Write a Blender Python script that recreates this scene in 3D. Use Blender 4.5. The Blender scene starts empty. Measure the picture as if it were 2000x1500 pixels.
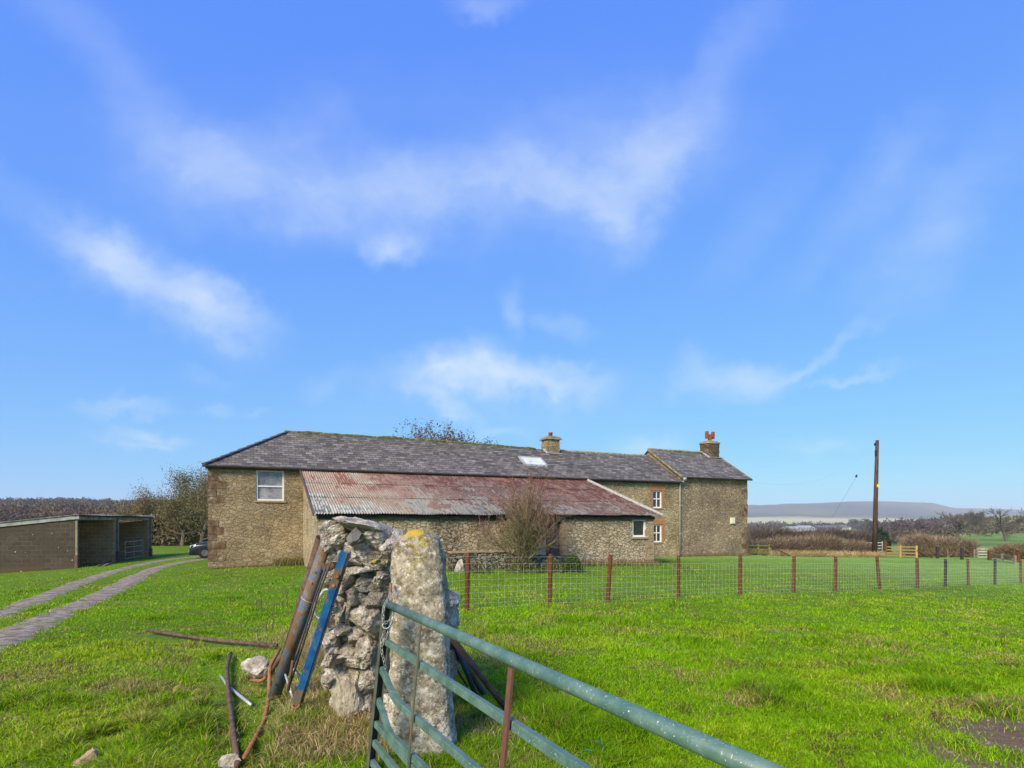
import bpy, math, random
import numpy as np
from mathutils import Vector, noise as mnoise
R = math.radians
S = bpy.context.scene
col = S.collection
rng = np.random.default_rng(7)
random.seed(7)

# ---------------------------------------------------------------- camera
F, HX, HY, CH = 1133.0, 1000.0, 1020.0, 1.65      # focal in photo pixels, principal column, horizon row, eye height
cam = bpy.data.objects.new('camera', bpy.data.cameras.new('camera')); col.objects.link(cam)
cam.location = (0, 0, CH); cam.rotation_euler = (R(90), 0, 0)
cam.data.sensor_width = 36; cam.data.lens = F/2000*36; cam.data.shift_y = (HY-750)/2000
cam.data.clip_start = .05; cam.data.clip_end = 20000
S.camera = cam
S.view_settings.view_transform = 'Standard'; S.view_settings.look = 'None'
S.view_settings.exposure = 0.62; S.view_settings.gamma = 1
S.render.resolution_x, S.render.resolution_y = 1024, 768
S.cycles.max_bounces = 6; S.cycles.volume_bounces = 1; S.cycles.transparent_max_bounces = 8
S.cycles.use_denoising = True

# ---------------------------------------------------------------- node helpers
class NT:
    def __init__(s, tree): s.t = tree; s.n = tree.nodes; s.l = tree.links
    def new(s, typ, **kw):
        n = s.n.new(typ)
        for k, v in kw.items(): setattr(n, k, v)
        return n
    def link(s, a, b): s.l.new(a, b)
    def set(s, sock, v):
        if isinstance(v, bpy.types.NodeSocket): s.l.new(v, sock)
        else: sock.default_value = v
    def math(s, op, a, b=0.0, c=0.0, clamp=False):
        n = s.new('ShaderNodeMath', operation=op, use_clamp=clamp)
        s.set(n.inputs[0], a); s.set(n.inputs[1], b); s.set(n.inputs[2], c); return n.outputs[0]
    def vmath(s, op, a, b=(0, 0, 0), scale=None):
        n = s.new('ShaderNodeVectorMath', operation=op); s.set(n.inputs[0], a); s.set(n.inputs[1], b)
        if scale is not None: s.set(n.inputs['Scale'], scale)
        return n
    def mix(s, f, a, b, mode='MIX'):
        n = s.new('ShaderNodeMix', data_type='RGBA', blend_type=mode)
        s.set(n.inputs[0], f)
        for k, v in ((6, a), (7, b)):
            s.set(n.inputs[k], v if isinstance(v, bpy.types.NodeSocket) else (*v[:3], 1))
        return n.outputs[2]
    def ramp(s, f, stops, interp='LINEAR'):
        n = s.new('ShaderNodeValToRGB'); cr = n.color_ramp; cr.interpolation = interp
        while len(cr.elements) < len(stops): cr.elements.new(.5)
        for e, (p, c) in zip(cr.elements, stops):
            e.position = p; e.color = (*c[:3], 1) if hasattr(c, '__len__') else (c, c, c, 1)
        s.set(n.inputs[0], f); return n.outputs[0]
    def mr(s, v, a, b, c=0., d=1., smooth=True):
        n = s.new('ShaderNodeMapRange', interpolation_type='SMOOTHSTEP' if smooth else 'LINEAR')
        s.set(n.inputs[0], v)
        for i, x in zip((1, 2, 3, 4), (a, b, c, d)): n.inputs[i].default_value = x
        return n.outputs[0]
    def noise(s, vec, scale, detail=4, rough=.55, dist=0.):
        n = s.new('ShaderNodeTexNoise'); n.inputs['Scale'].default_value = scale
        n.inputs['Detail'].default_value = detail; n.inputs['Roughness'].default_value = rough
        n.inputs['Distortion'].default_value = dist
        if vec is not None: s.l.new(vec, n.inputs['Vector'])
        return n
    def mapping(s, vec, loc=(0, 0, 0), rot=(0, 0, 0), scale=(1, 1, 1), kind='POINT'):
        n = s.new('ShaderNodeMapping', vector_type=kind)
        n.inputs['Location'].default_value = loc; n.inputs['Rotation'].default_value = rot
        n.inputs['Scale'].default_value = scale; s.l.new(vec, n.inputs['Vector']); return n.outputs[0]

# ---------------------------------------------------------------- world: sky and high cirrus
SUN_EL, SUN_AZ = R(34), R(-150)       # azimuth from +Y (view direction) towards +X: behind the left shoulder
W = bpy.data.worlds.new('World'); S.world = W; W.use_nodes = True
n = NT(W.node_tree); n.n.clear()
out = n.new('ShaderNodeOutputWorld'); bg = n.new('ShaderNodeBackground'); n.link(bg.outputs[0], out.inputs[0])
sky = n.new('ShaderNodeTexSky', sky_type='NISHITA'); sky.sun_disc = False
sky.sun_elevation = SUN_EL; sky.sun_rotation = SUN_AZ
sky.altitude = 100; sky.air_density = 1.0; sky.dust_density = .35; sky.ozone_density = 3.0
sc3 = n.new('ShaderNodeSeparateColor'); n.link(sky.outputs[0], sc3.inputs[0]); cc3 = n.new('ShaderNodeCombineColor')
for i_, (a_, p_) in enumerate(((.81, .51), (1.66, .51), (6.1, .04))):      # the photograph's compressed, saturated tone curve
    n.link(n.math('MULTIPLY', n.math('POWER', sc3.outputs[i_], p_), a_), cc3.inputs[i_])
base = cc3.outputs[0]
tc = n.new('ShaderNodeTexCoord'); d = tc.outputs['Generated']
sep = n.new('ShaderNodeSeparateXYZ'); n.link(d, sep.inputs[0])
dy = n.math('MAXIMUM', sep.outputs[1], .05)
u = n.math('DIVIDE', sep.outputs[0], dy); v = n.math('DIVIDE', sep.outputs[2], dy)
uv = n.new('ShaderNodeCombineXYZ'); n.link(u, uv.inputs[0]); n.link(v, uv.inputs[1]); uv = uv.outputs[0]
# (photo x, y, half width, half height, tilt deg counter-clockwise, strength)
blobs = [(430, 605, 105, 50, -30, .46), (320, 560, 210, 72, -32, .38), (215, 490, 130, 60, -40, .24), (960, 740, 200, 36, 0, .62), (900, 705, 90, 38, 10, .42), (860, 792, 80, 20, -20, .42),
         (1080, 757, 120, 38, -5, .40), (1000, 770, 330, 60, 0, .14), (1010, 605, 28, 50, 0, .32), (1105, 635, 58, 24, -15, .24), (760, 482, 46, 34, 0, .55), (1250, 330, 180, 80, 58, .28),
         (1200, 440, 80, 42, -50, .26), (1060, 350, 110, 56, -10, .30), (1120, 320, 320, 130, 14, .30), (860, 380, 300, 90, 4, .28), (560, 350, 330, 110, -6, .34), (400, 330, 170, 90, -30, .16),
         (1420, 130, 330, 56, 60, .17), (1700, 370, 210, 60, 50, .24), (1800, 480, 150, 90, 55, .26), (1940, 330, 200, 90, 60, .12), (1450, 752, 100, 38, 15, .46), (1350, 735, 45, 45, 0, .3),
         (1620, 690, 110, 14, 27, .34), (1680, 740, 110, 12, 8, .24), (240, 787, 90, 16, -3, .38), (280, 842, 100, 18, -12, .40), (420, 800, 42, 12, 0, .3), (510, 803, 30, 10, 0, .28),
         (390, 745, 62, 14, 0, .2), (640, 750, 42, 20, 20, .16), (1265, 868, 80, 28, 0, .44), (1590, 865, 80, 20, 10, .3), (960, 10, 70, 30, 0, .24), (200, 110, 330, 60, -45, .14),
         (120, 440, 260, 50, -35, .14), (980, 835, 60, 14, 0, .26), (620, 250, 70, 80, 0, .16), (1480, 420, 160, 50, 50, .12), (760, 200, 700, 90, 4, .05)]
wa = n.noise(uv, 4.0, 3, .5).outputs['Color']; wb = n.noise(uv, 17.0, 4, .6).outputs['Color']
warp = n.vmath('ADD', n.vmath('SCALE', n.vmath('SUBTRACT', wa, (.5, .5, .5)).outputs[0], scale=.12).outputs[0], n.vmath('SCALE', n.vmath('SUBTRACT', wb, (.5, .5, .5)).outputs[0], scale=.075).outputs[0])
uvb = n.vmath('ADD', uv, warp.outputs[0]).outputs[0]
acc = None
for (x, y, w, h, a, st) in blobs:
    m = n.mapping(uvb, loc=((x-HX)/F, (HY-y)/F, 0), rot=(0, 0, R(a)), scale=(w/F, h/F, 1), kind='TEXTURE')
    ln = n.vmath('LENGTH', m).outputs['Value']
    g = n.mr(ln, 0.0, 1.55, st, 0.0)
    acc = g if acc is None else n.math('ADD', acc, g)
# fibrous structure lives on a high flat cloud layer so that it converges to the horizon
dz = n.math('MAXIMUM', sep.outputs[2], .06)
lx = n.math('DIVIDE', sep.outputs[0], dz); ly = n.math('DIVIDE', sep.outputs[1], dz)
lay = n.new('ShaderNodeCombineXYZ'); n.link(lx, lay.inputs[0]); n.link(ly, lay.inputs[1]); lay = lay.outputs[0]
wob = n.noise(lay, .9, 3, .5); wv = n.vmath('SCALE', wob.outputs['Color'], scale=.5).outputs[0]
lay2 = n.vmath('ADD', lay, wv).outputs[0]
nz1 = n.noise(n.mapping(lay2, rot=(0, 0, R(15)), scale=(2.2, .8, 1)), 1.1, 4, .5, .3).outputs[0]
nz2 = n.noise(n.mapping(uv, rot=(0, 0, R(-12)), scale=(2.0, 4.2, 1)), 1.9, 5, .5, .5).outputs[0]
nz3 = n.noise(n.mapping(uvb, rot=(0, 0, R(20)), scale=(1, 2.0, 1)), 9, 6, .62, .6).outputs[0]; nz2 = n.math('ADD', n.math('MULTIPLY', nz2, .6), n.math('MULTIPLY', nz3, .40))
nz = n.math('ADD', n.math('MULTIPLY', nz1, .45), n.math('MULTIPLY', nz2, .55))
fib = n.mr(nz, .34, .66)
bro = n.math('ADD', n.math('MULTIPLY', fib, .72), .34)
mask = n.math('MULTIPLY', acc, bro)
mask = n.math('MULTIPLY', mask, n.mr(sep.outputs[2], -.02, .03), clamp=True)
skyc = n.mix(n.math('MULTIPLY', mask, 1.0, clamp=True), base, (5.3, 6.0, 6.6))
n.link(skyc, bg.inputs[0]); bg.inputs[1].default_value = .10
W.cycles.sampling_method = 'MANUAL'; W.cycles.sample_map_resolution = 512

sun = bpy.data.lights.new('sun', 'SUN'); sun.energy = 3.9; sun.angle = R(24); sun.color = (1, .85, .64)
so = bpy.data.objects.new('sun', sun); col.objects.link(so)
sd = Vector((math.sin(SUN_AZ)*math.cos(SUN_EL), math.cos(SUN_AZ)*math.cos(SUN_EL), math.sin(SUN_EL)))
so.rotation_euler = sd.to_track_quat('Z', 'Y').to_euler()
so.location = (0, 0, 30)

# ---------------------------------------------------------------- generic helpers
def P(x, y, Z): return np.array(((x-HX)/F*Z, Z, CH+(HY-y)/F*Z))      # photo pixel + depth in metres -> world point
def tag(o, label=None, cat=None, group=None, kind=None):
    if label: o['label'] = label
    if cat: o['category'] = cat
    if group: o['group'] = group
    if kind: o['kind'] = kind
    return o
def empty(name, label=None, cat=None, group=None, loc=(0, 0, 0), rz=0., kind=None):
    o = bpy.data.objects.new(name, None); col.objects.link(o); o.location = loc; o.rotation_euler = (0, 0, rz)
    o.empty_display_size = .2
    return tag(o, label, cat, group, kind)
def vnoise(x, y, s=0):
    x = np.asarray(x, float); y = np.asarray(y, float)
    xi = np.floor(x).astype(np.int64); yi = np.floor(y).astype(np.int64); fx = x-xi; fy = y-yi
    fx = fx*fx*(3-2*fx); fy = fy*fy*(3-2*fy)
    def h(a, b):
        k = (a*374761393 + b*668265263 + s*982451653) & 0x7fffffff
        k = ((k ^ (k >> 13))*1274126177) & 0x7fffffff
        return ((k ^ (k >> 16)) & 0xffff)/65535.
    return (h(xi, yi)*(1-fx)+h(xi+1, yi)*fx)*(1-fy)+(h(xi, yi+1)*(1-fx)+h(xi+1, yi+1)*fx)*fy
def fbm(x, y, s=0, o=3):
    r = 0; a = .5; t = 0
    for i in range(o): r = r+a*vnoise(x*2**i, y*2**i, s+i); t += a; a *= .5
    return r/t

class MB:
    """collects geometry for ONE mesh object"""
    def __init__(s): s.V = []; s.Fc = []; s.C = []; s.n = 0; s.hascol = False
    def add(s, v, f, c=None):
        v = np.asarray(v, float).reshape(-1, 3)
        s.V.append(v)
        for q in f: s.Fc.append([i+s.n for i in q])
        if c is not None:
            s.hascol = True; c = np.asarray(c, float); c = np.tile(c[:3], (len(v), 1)) if c.ndim == 1 else c[:, :3]
        else: c = np.ones((len(v), 3))
        s.C.append(c); s.n += len(v); return s
    def box(s, x0, x1, y0, y1, z0, z1, c=None):
        v = [(x, y, z) for z in (z0, z1) for y in (y0, y1) for x in (x0, x1)]
        return s.add(v, [(0, 2, 3, 1), (4, 5, 7, 6), (0, 1, 5, 4), (1, 3, 7, 5), (3, 2, 6, 7), (2, 0, 4, 6)], c)
    def bar(s, a, b, w, h, up=(0, 0, 1), c=None, w2=None, h2=None):
        a = np.array(a, float); b = np.array(b, float); t = b-a; t /= np.linalg.norm(t)
        up = np.array(up, float); sd_ = np.cross(t, up); sd_ /= np.linalg.norm(sd_); up = np.cross(sd_, t)
        w2 = w if w2 is None else w2; h2 = h if h2 is None else h2; v = []
        for p, ww, hh in ((a, w, h), (b, w2, h2)):
            for i, j in ((-1, -1), (1, -1), (1, 1), (-1, 1)): v.append(p+sd_*ww/2*i+up*hh/2*j)
        return s.add(v, [(0, 1, 2, 3), (7, 6, 5, 4), (0, 4, 5, 1), (1, 5, 6, 2), (2, 6, 7, 3), (3, 7, 4, 0)], c)
    def quad(s, a, b, c_, d_, c=None): return s.add([a, b, c_, d_], [(0, 1, 2, 3)], c)
    def tube(s, pts, r, n_=10, c=None, closed=False, cap=True):
        pts = [np.array(p, float) for p in pts]; m = len(pts); r = [r]*m if not hasattr(r, '__len__') else r
        v = []; nrm = None
        for i, p in enumerate(pts):
            if closed: t = pts[(i+1) % m]-pts[i-1]
            else: t = pts[min(i+1, m-1)]-pts[max(i-1, 0)]
            t = t/(np.linalg.norm(t)+1e-12)
            if nrm is None:
                a = np.array((0, 0, 1.)) if abs(t[2]) < .9 else np.array((1., 0, 0)); nrm = np.cross(t, a)
            nrm = nrm-t*np.dot(nrm, t); nrm /= np.linalg.norm(nrm)+1e-12; bn = np.cross(t, nrm)
            for k in range(n_):
                an = 2*math.pi*k/n_; v.append(p+r[i]*(math.cos(an)*nrm+math.sin(an)*bn))
        f = []
        for i in range(m if closed else m-1):
            j = (i+1) % m
            for k in range(n_): f.append((i*n_+k, i*n_+(k+1) % n_, j*n_+(k+1) % n_, j*n_+k))
        if cap and not closed: f += [tuple(reversed(range(n_))), tuple(range((m-1)*n_, m*n_))]
        return s.add(v, f, c)
    def pipe(s, a, b, r, wall=.004, n_=16, c=None):       # open hollow pipe
        a = np.array(a, float); b = np.array(b, float)
        t = (b-a)/np.linalg.norm(b-a); x = np.cross(t, (0, 0, 1.)); x /= np.linalg.norm(x); y = np.cross(t, x); v = []
        rings = [(a, r), (b, r), (b, r-wall), (b-t*.25, r-wall), (a+t*.25, r-wall), (a, r-wall)]
        for p, q in rings:
            for k in range(n_): an = 2*math.pi*k/n_; v.append(p+q*(math.cos(an)*x+math.sin(an)*y))
        f = []
        for i, j in ((0, 1), (1, 2), (2, 3), (4, 5), (5, 0)):
            for k in range(n_): f.append((i*n_+k, i*n_+(k+1) % n_, j*n_+(k+1) % n_, j*n_+k))
        f += [tuple(range(3*n_, 4*n_)), tuple(range(4*n_, 5*n_))]
        return s.add(v, f, c)
    def build(s, name, m, parent=None, smooth=False):
        V = np.concatenate(s.V); me = bpy.data.meshes.new(name)
        lens = np.fromiter((len(f) for f in s.Fc), np.int32, len(s.Fc))
        idx = np.fromiter((i for f in s.Fc for i in f), np.int32, int(lens.sum()))
        return raw(name, V, lens, idx, m, parent, smooth, np.concatenate(s.C) if s.hascol else None, me)
def raw(name, V, lens, idx, m, parent=None, smooth=False, C=None, me=None):
    me = me or bpy.data.meshes.new(name)
    V = np.ascontiguousarray(V, np.float32)
    me.vertices.add(len(V)); me.vertices.foreach_set('co', V.ravel())
    me.loops.add(len(idx)); me.loops.foreach_set('vertex_index', idx.astype(np.int32))
    me.polygons.add(len(lens)); st = np.zeros(len(lens), np.int32); st[1:] = np.cumsum(lens)[:-1]
    me.polygons.foreach_set('loop_start', st); me.polygons.foreach_set('loop_total', lens.astype(np.int32))
    me.polygons.foreach_set('use_smooth', np.full(len(lens), bool(smooth)))
    me.update(calc_edges=True)
    if C is not None:
        at = me.color_attributes.new('Col', 'FLOAT_COLOR', 'POINT')
        c4 = np.ones((len(V), 4), np.float32); c4[:, :3] = C; at.data.foreach_set('color', c4.ravel())
    me.materials.append(m)
    o = bpy.data.objects.new(name, me); col.objects.link(o)
    if parent is not None: o.parent = parent
    return o
def place(o, loc):
    """move a mesh's origin to loc without moving its geometry"""
    loc = Vector(loc); o.data.transform(__import__('mathutils').Matrix.Translation(-loc)); o.location = loc; return o

# ---------------------------------------------------------------- materials
def newmat(name):
    m = bpy.data.materials.new(name); m.use_nodes = True; n = NT(m.node_tree)
    b = n.n['Principled BSDF']; b.inputs['Specular IOR Level'].default_value = .3
    return m, n, b
def bump(n, b, h, strength=.4, dist=.01):
    bp = n.new('ShaderNodeBump'); bp.inputs['Strength'].default_value = strength; bp.inputs['Distance'].default_value = dist
    n.link(h, bp.inputs['Height']); n.link(bp.outputs[0], b.inputs['Normal'])
def pm(name, stops, scale=5., rough=.8, bs=.3, bd=.01, detail=6, stretch=(1, 1, 1), metal=0., fine=6., interp='LINEAR', spec=.12):
    """mottled procedural material: noise -> colour ramp, with fine bump"""
    m, n, b = newmat(name)
    tc = n.new('ShaderNodeTexCoord'); vec = n.mapping(tc.outputs['Object'], scale=stretch)
    nz = n.noise(vec, scale, detail, .62); fn = n.noise(vec, scale*fine, 5, .6)
    f = n.math('ADD', n.math('MULTIPLY', nz.outputs[0], .75), n.math('MULTIPLY', fn.outputs[0], .25))
    f = n.mr(f, .3, .7, smooth=False)
    k = len(stops)
    c = n.ramp(f, [(i/(k-1) if not isinstance(s_[0], tuple) else s_[1], s_ if not isinstance(s_[0], tuple) else s_[0]) for i, s_ in enumerate(stops)], interp)
    n.link(c, b.inputs['Base Color']); b.inputs['Roughness'].default_value = rough; b.inputs['Metallic'].default_value = metal
    b.inputs['Specular IOR Level'].default_value = spec
    if bs: bump(n, b, n.math('ADD', fn.outputs[0], nz.outputs[0]), bs, bd)
    return m
def vcol(name, rough=.8, trans=0., var=.25, spec=.2):
    m, n, b = newmat(name)
    a = n.new('ShaderNodeAttribute', attribute_name='Col'); tc = n.new('ShaderNodeTexCoord')
    nz = n.noise(tc.outputs['Object'], 9, 3)
    k = n.mr(nz.outputs[0], .3, .7, 1-var, 1+var, False)
    c = n.vmath('SCALE', a.outputs['Color'], scale=k).outputs[0]
    n.link(c, b.inputs['Base Color']); b.inputs['Roughness'].default_value = rough; b.inputs['Specular IOR Level'].default_value = spec
    if trans:
        tr = n.new('ShaderNodeBsdfTranslucent'); n.link(c, tr.inputs[0]); mx = n.new('ShaderNodeMixShader'); mx.inputs[0].default_value = trans
        n.link(b.outputs[0], mx.inputs[1]); n.link(tr.outputs[0], mx.inputs[2]); n.link(mx.outputs[0], n.n['Material Output'].inputs[0])
    return m
def rubble(name, tones, mortar, sc=3.2, edge=.05, stain=None, relief=.03, seed=0, mvar=.5, squash=2.1):
    """random coursed rubble: warped, flattened cells as stones of several sizes, bedded in uneven mortar"""
    m, n, b = newmat(name)
    tc = n.new('ShaderNodeTexCoord'); o = tc.outputs['Object']
    wp = n.noise(o, 5., 3, .6); o2 = n.vmath('ADD', o, n.vmath('SCALE', n.vmath('SUBTRACT', wp.outputs['Color'], (.5, .5, .5)).outputs[0], scale=.26).outputs[0]).outputs[0]
    vec = n.mapping(o2, loc=(seed*3.7, seed*1.3, seed*2.1), scale=(1, 1, squash))
    v1 = n.new('ShaderNodeTexVoronoi', feature='DISTANCE_TO_EDGE'); v1.inputs['Scale'].default_value = sc; n.link(vec, v1.inputs['Vector'])
    v2 = n.new('ShaderNodeTexVoronoi', feature='F1'); v2.inputs['Scale'].default_value = sc; n.link(vec, v2.inputs['Vector'])
    sp = n.new('ShaderNodeSeparateColor'); n.link(v2.outputs['Color'], sp.inputs[0])
    fine = n.noise(o, 22, 6, .75); big = n.noise(o, .55, 5, .65); mid = n.noise(o, 3.5, 6, .7); grit = n.noise(n.mapping(o, loc=(2, 2, 2)), 9, 6, .8)
    f = n.math('ADD', n.math('MULTIPLY', sp.outputs[0], .62), n.math('MULTIPLY', n.mr(grit.outputs[0], .3, .7), .38))
    k = len(tones); sc_ = n.ramp(f, [(.05+.9*i/(k-1), t) for i, t in enumerate(tones)])
    rough_e = n.math('ADD', v1.outputs[0], n.math('MULTIPLY', n.math('SUBTRACT', fine.outputs[0], .5), edge*1.6))
    e = n.mr(rough_e, edge*.25, edge*1.2)
    c = n.mix(n.math('MULTIPLY', e, n.mr(mid.outputs[0], .36, .6, 1-mvar, 1.), clamp=True), mortar, sc_)
    crack = n.mr(rough_e, -edge*.3, edge*.45, .8, 0)          # open joints, eroded and dark
    c = n.mix(n.math('MULTIPLY', crack, n.mr(grit.outputs[0], .42, .60)), c, (.045, .032, .018))
    shade = n.math('MULTIPLY', n.mr(big.outputs[0], .3, .7, .6, 1.32, False), n.mr(fine.outputs[0], .3, .7, .55, 1.5, False))
    c = n.vmath('SCALE', c, scale=shade).outputs[0]
    sp1 = n.noise(o, 8.5, 3, .6); c = n.mix(n.mr(sp1.outputs[0], .67, .73, 0, .75), c, (.52, .48, .40))
    sp2 = n.noise(n.mapping(o, loc=(9, 3, 5)), 4., 6, .75); c = n.mix(n.mr(sp2.outputs[0], .55, .72, 0, .62), c, (.055, .042, .026))
    if stain:
        sx = n.new('ShaderNodeSeparateXYZ'); n.link(o, sx.inputs[0])
        for (x0, w, col_, st) in stain:
            dd = n.math('ABSOLUTE', n.math('SUBTRACT', n.math('ADD', sx.outputs[0], n.math('MULTIPLY', mid.outputs[0], 1.0)), x0+.5))
            c = n.mix(n.math('MULTIPLY', n.mr(dd, w*.3, w, st, 0), n.mr(grit.outputs[0], .35, .6)), c, col_)
    n.link(c, b.inputs['Base Color']); b.inputs['Roughness'].default_value = .95; b.inputs['Specular IOR Level'].default_value = .15
    hgt = n.math('ADD', n.math('MULTIPLY', n.mr(v1.outputs[0], 0, edge*2.2), 1.), n.math('ADD', n.math('MULTIPLY', fine.outputs[0], .7), n.math('MULTIPLY', grit.outputs[0], .8)))
    bump(n, b, hgt, .9, relief)
    return m
M = {}
M['wall_barn'] = rubble('barn_rubble', [(.20, .145, .075), (.34, .26, .15), (.28, .235, .16), (.42, .345, .22), (.33, .22, .12)], (.31, .235, .135), 3.6, .05, relief=.04, mvar=.8)
M['wall_lean'] = rubble('lean_to_rubble', [(.34, .26, .15), (.54, .44, .29), (.46, .40, .29), (.62, .52, .36), (.48, .36, .21)], (.24, .175, .095), 4.6, .07,
                        stain=[(8.6, .9, (.028, .024, .016), .8), (10.2, .5, (.04, .03, .02), .5)], relief=.035, seed=1, mvar=.3)
M['wall_house'] = rubble('house_rubble', [(.21, .15, .095), (.34, .26, .17), (.27, .215, .155), (.44, .355, .245), (.36, .26, .17)], (.29, .22, .14), 4.4, .07, relief=.045, seed=2, mvar=.6, squash=1.6)
M['wall_range'] = rubble('range_rubble', [(.27, .20, .11), (.50, .40, .24), (.40, .33, .21), (.58, .48, .31), (.48, .34, .18)], (.29, .22, .115), 4.6, .06, relief=.035, seed=3, mvar=.6)
M['garden_wall'] = rubble('garden_wall_rubble', [(.10, .09, .05), (.2, .17, .11), (.3, .27, .2), (.09, .1, .03)], (.03, .03, .018), 4.2, .08, relief=.05, seed=5, mvar=.1)

def slate_mat():
    m, n, b = newmat('welsh_slate'); tc = n.new('ShaderNodeTexCoord'); o = tc.outputs['Object']
    sx = n.new('ShaderNodeSeparateXYZ'); n.link(o, sx.inputs[0])
    cb = n.new('ShaderNodeCombineXYZ'); n.link(sx.outputs[0], cb.inputs[0])
    n.link(n.math('MULTIPLY', sx.outputs[2], 1.0), cb.inputs[1])
    br = n.new('ShaderNodeTexBrick'); n.link(cb.outputs[0], br.inputs['Vector'])
    br.inputs['Color1'].default_value = (0, 0, 0, 1); br.inputs['Color2'].default_value = (1, 1, 1, 1); br.inputs['Mortar'].default_value = (.5, .5, .5, 1)
    br.inputs['Scale'].default_value = 1; br.inputs['Brick Width'].default_value = .30; br.inputs['Row Height'].default_value = .122
    br.inputs['Mortar Size'].default_value = .011; br.inputs['Mortar Smooth'].default_value = .3
    fine = n.noise(n.mapping(o, scale=(1, 1, 3)), 6, 6, .7); big = n.noise(o, .5, 3, .6)
    f = n.math('ADD', n.math('MULTIPLY', n.new('ShaderNodeRGBToBW').outputs[0], 0), 0)
    bw = n.new('ShaderNodeRGBToBW'); n.link(br.outputs['Color'], bw.inputs[0])
    f = n.math('ADD', n.math('MULTIPLY', bw.outputs[0], .55), n.math('MULTIPLY', fine.outputs[0], .45))
    c = n.ramp(f, [(.15, (.070, .062, .056)), (.4, (.135, .12, .108)), (.6, (.18, .162, .145)), (.78, (.25, .226, .20)), (.95, (.38, .35, .30))])
    c = n.vmath('SCALE', c, scale=n.mr(big.outputs[0], .3, .7, .85, 1.18, False)).outputs[0]
    c = n.mix(n.math('MULTIPLY', br.outputs['Fac'], .85), c, (.026, .022, .02))
    l1 = n.noise(n.mapping(o, scale=(1, 1, 2.5)), 3.3, 7, .8); c = n.mix(n.mr(l1.outputs[0], .55, .68, 0, .6), c, (.33, .295, .24))
    l3 = n.noise(n.mapping(o, loc=(4, 1, 6)), 1.6, 6, .75); c = n.mix(n.mr(l3.outputs[0], .54, .68, 0, .55), c, (.07, .058, .05))
    # moss creeping down from the ridge and warm lichen
    l2 = n.noise(o, 3.2, 5, .7); zr = n.mr(sx.outputs[2], 5.2, 6.2, 0, 1, False)
    c = n.mix(n.math('MULTIPLY', n.mr(l2.outputs[0], .5, .68), n.math('MULTIPLY', zr, .55)), c, (.17, .155, .05))
    n.link(c, b.inputs['Base Color']); b.inputs['Roughness'].default_value = .65; b.inputs['Specular IOR Level'].default_value = .15
    bump(n, b, n.math('SUBTRACT', fine.outputs[0], n.math('MULTIPLY', br.outputs['Fac'], 1.2)), .5, .012); return m
M['slate'] = slate_mat()
def tin_mat():
    m, n, b = newmat('rusted_corrugated_iron'); tc = n.new('ShaderNodeTexCoord'); o = tc.outputs['Object']
    sx = n.new('ShaderNodeSeparateXYZ'); n.link(o, sx.inputs[0])
    cb = n.new('ShaderNodeCombineXYZ'); n.link(sx.outputs[0], cb.inputs[0]); n.link(sx.outputs[1], cb.inputs[1])
    br = n.new('ShaderNodeTexBrick'); n.link(n.mapping(cb.outputs[0], loc=(.2, 6.65, 0)), br.inputs['Vector']); br.offset = 0.
    br.inputs['Color1'].default_value = (0, 0, 0, 1); br.inputs['Color2'].default_value = (1, 1, 1, 1); br.inputs['Scale'].default_value = 1
    br.inputs['Brick Width'].default_value = .76; br.inputs['Row Height'].default_value = 2.24; br.inputs['Mortar Size'].default_value = .012
    bw = n.new('ShaderNodeRGBToBW'); n.link(br.outputs['Color'], bw.inputs[0])
    st = n.noise(n.mapping(o, scale=(9, .7, .7)), 1.2, 5, .65); bl = n.noise(n.mapping(o, scale=(1, 1, .3)), .9, 5, .6); fi = n.noise(o, 16, 4, .7)
    xg = n.mr(sx.outputs[0], 4, 16, 0, 1, False)
    f = n.math('ADD', n.math('MULTIPLY', bw.outputs[0], .10), n.math('MULTIPLY', st.outputs[0], .48))
    f = n.math('ADD', f, n.math('MULTIPLY', bl.outputs[0], .56)); f = n.math('ADD', f, n.math('MULTIPLY', fi.outputs[0], .14))
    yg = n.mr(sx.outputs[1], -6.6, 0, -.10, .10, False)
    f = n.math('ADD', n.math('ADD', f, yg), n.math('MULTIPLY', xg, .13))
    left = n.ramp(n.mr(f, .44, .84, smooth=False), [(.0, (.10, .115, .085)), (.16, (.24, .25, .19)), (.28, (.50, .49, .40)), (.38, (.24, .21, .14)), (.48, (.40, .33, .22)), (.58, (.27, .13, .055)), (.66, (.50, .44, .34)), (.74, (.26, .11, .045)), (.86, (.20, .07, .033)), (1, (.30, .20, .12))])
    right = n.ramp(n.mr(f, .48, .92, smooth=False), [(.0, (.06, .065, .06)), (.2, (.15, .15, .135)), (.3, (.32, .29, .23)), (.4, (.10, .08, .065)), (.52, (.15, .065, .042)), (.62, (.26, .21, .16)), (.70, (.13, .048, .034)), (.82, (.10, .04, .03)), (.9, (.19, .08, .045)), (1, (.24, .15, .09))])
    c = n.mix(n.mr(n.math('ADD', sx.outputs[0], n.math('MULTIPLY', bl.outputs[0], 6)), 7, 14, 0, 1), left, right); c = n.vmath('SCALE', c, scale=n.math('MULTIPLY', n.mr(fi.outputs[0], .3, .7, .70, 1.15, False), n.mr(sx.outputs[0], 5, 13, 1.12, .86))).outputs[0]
    fl = n.noise(n.mapping(o, scale=(6, 1.2, 1)), 3.1, 4, .7); c = n.mix(n.mr(fl.outputs[0], .62, .7, 0, .6), c, (.42, .38, .32))
    c = n.mix(n.math('MULTIPLY', br.outputs['Fac'], .28), c, (.04, .03, .025))
    n.link(c, b.inputs['Base Color']); b.inputs['Roughness'].default_value = .62; bump(n, b, fi.outputs[0], .3, .006); return m
M['tin'] = tin_mat()
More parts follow.
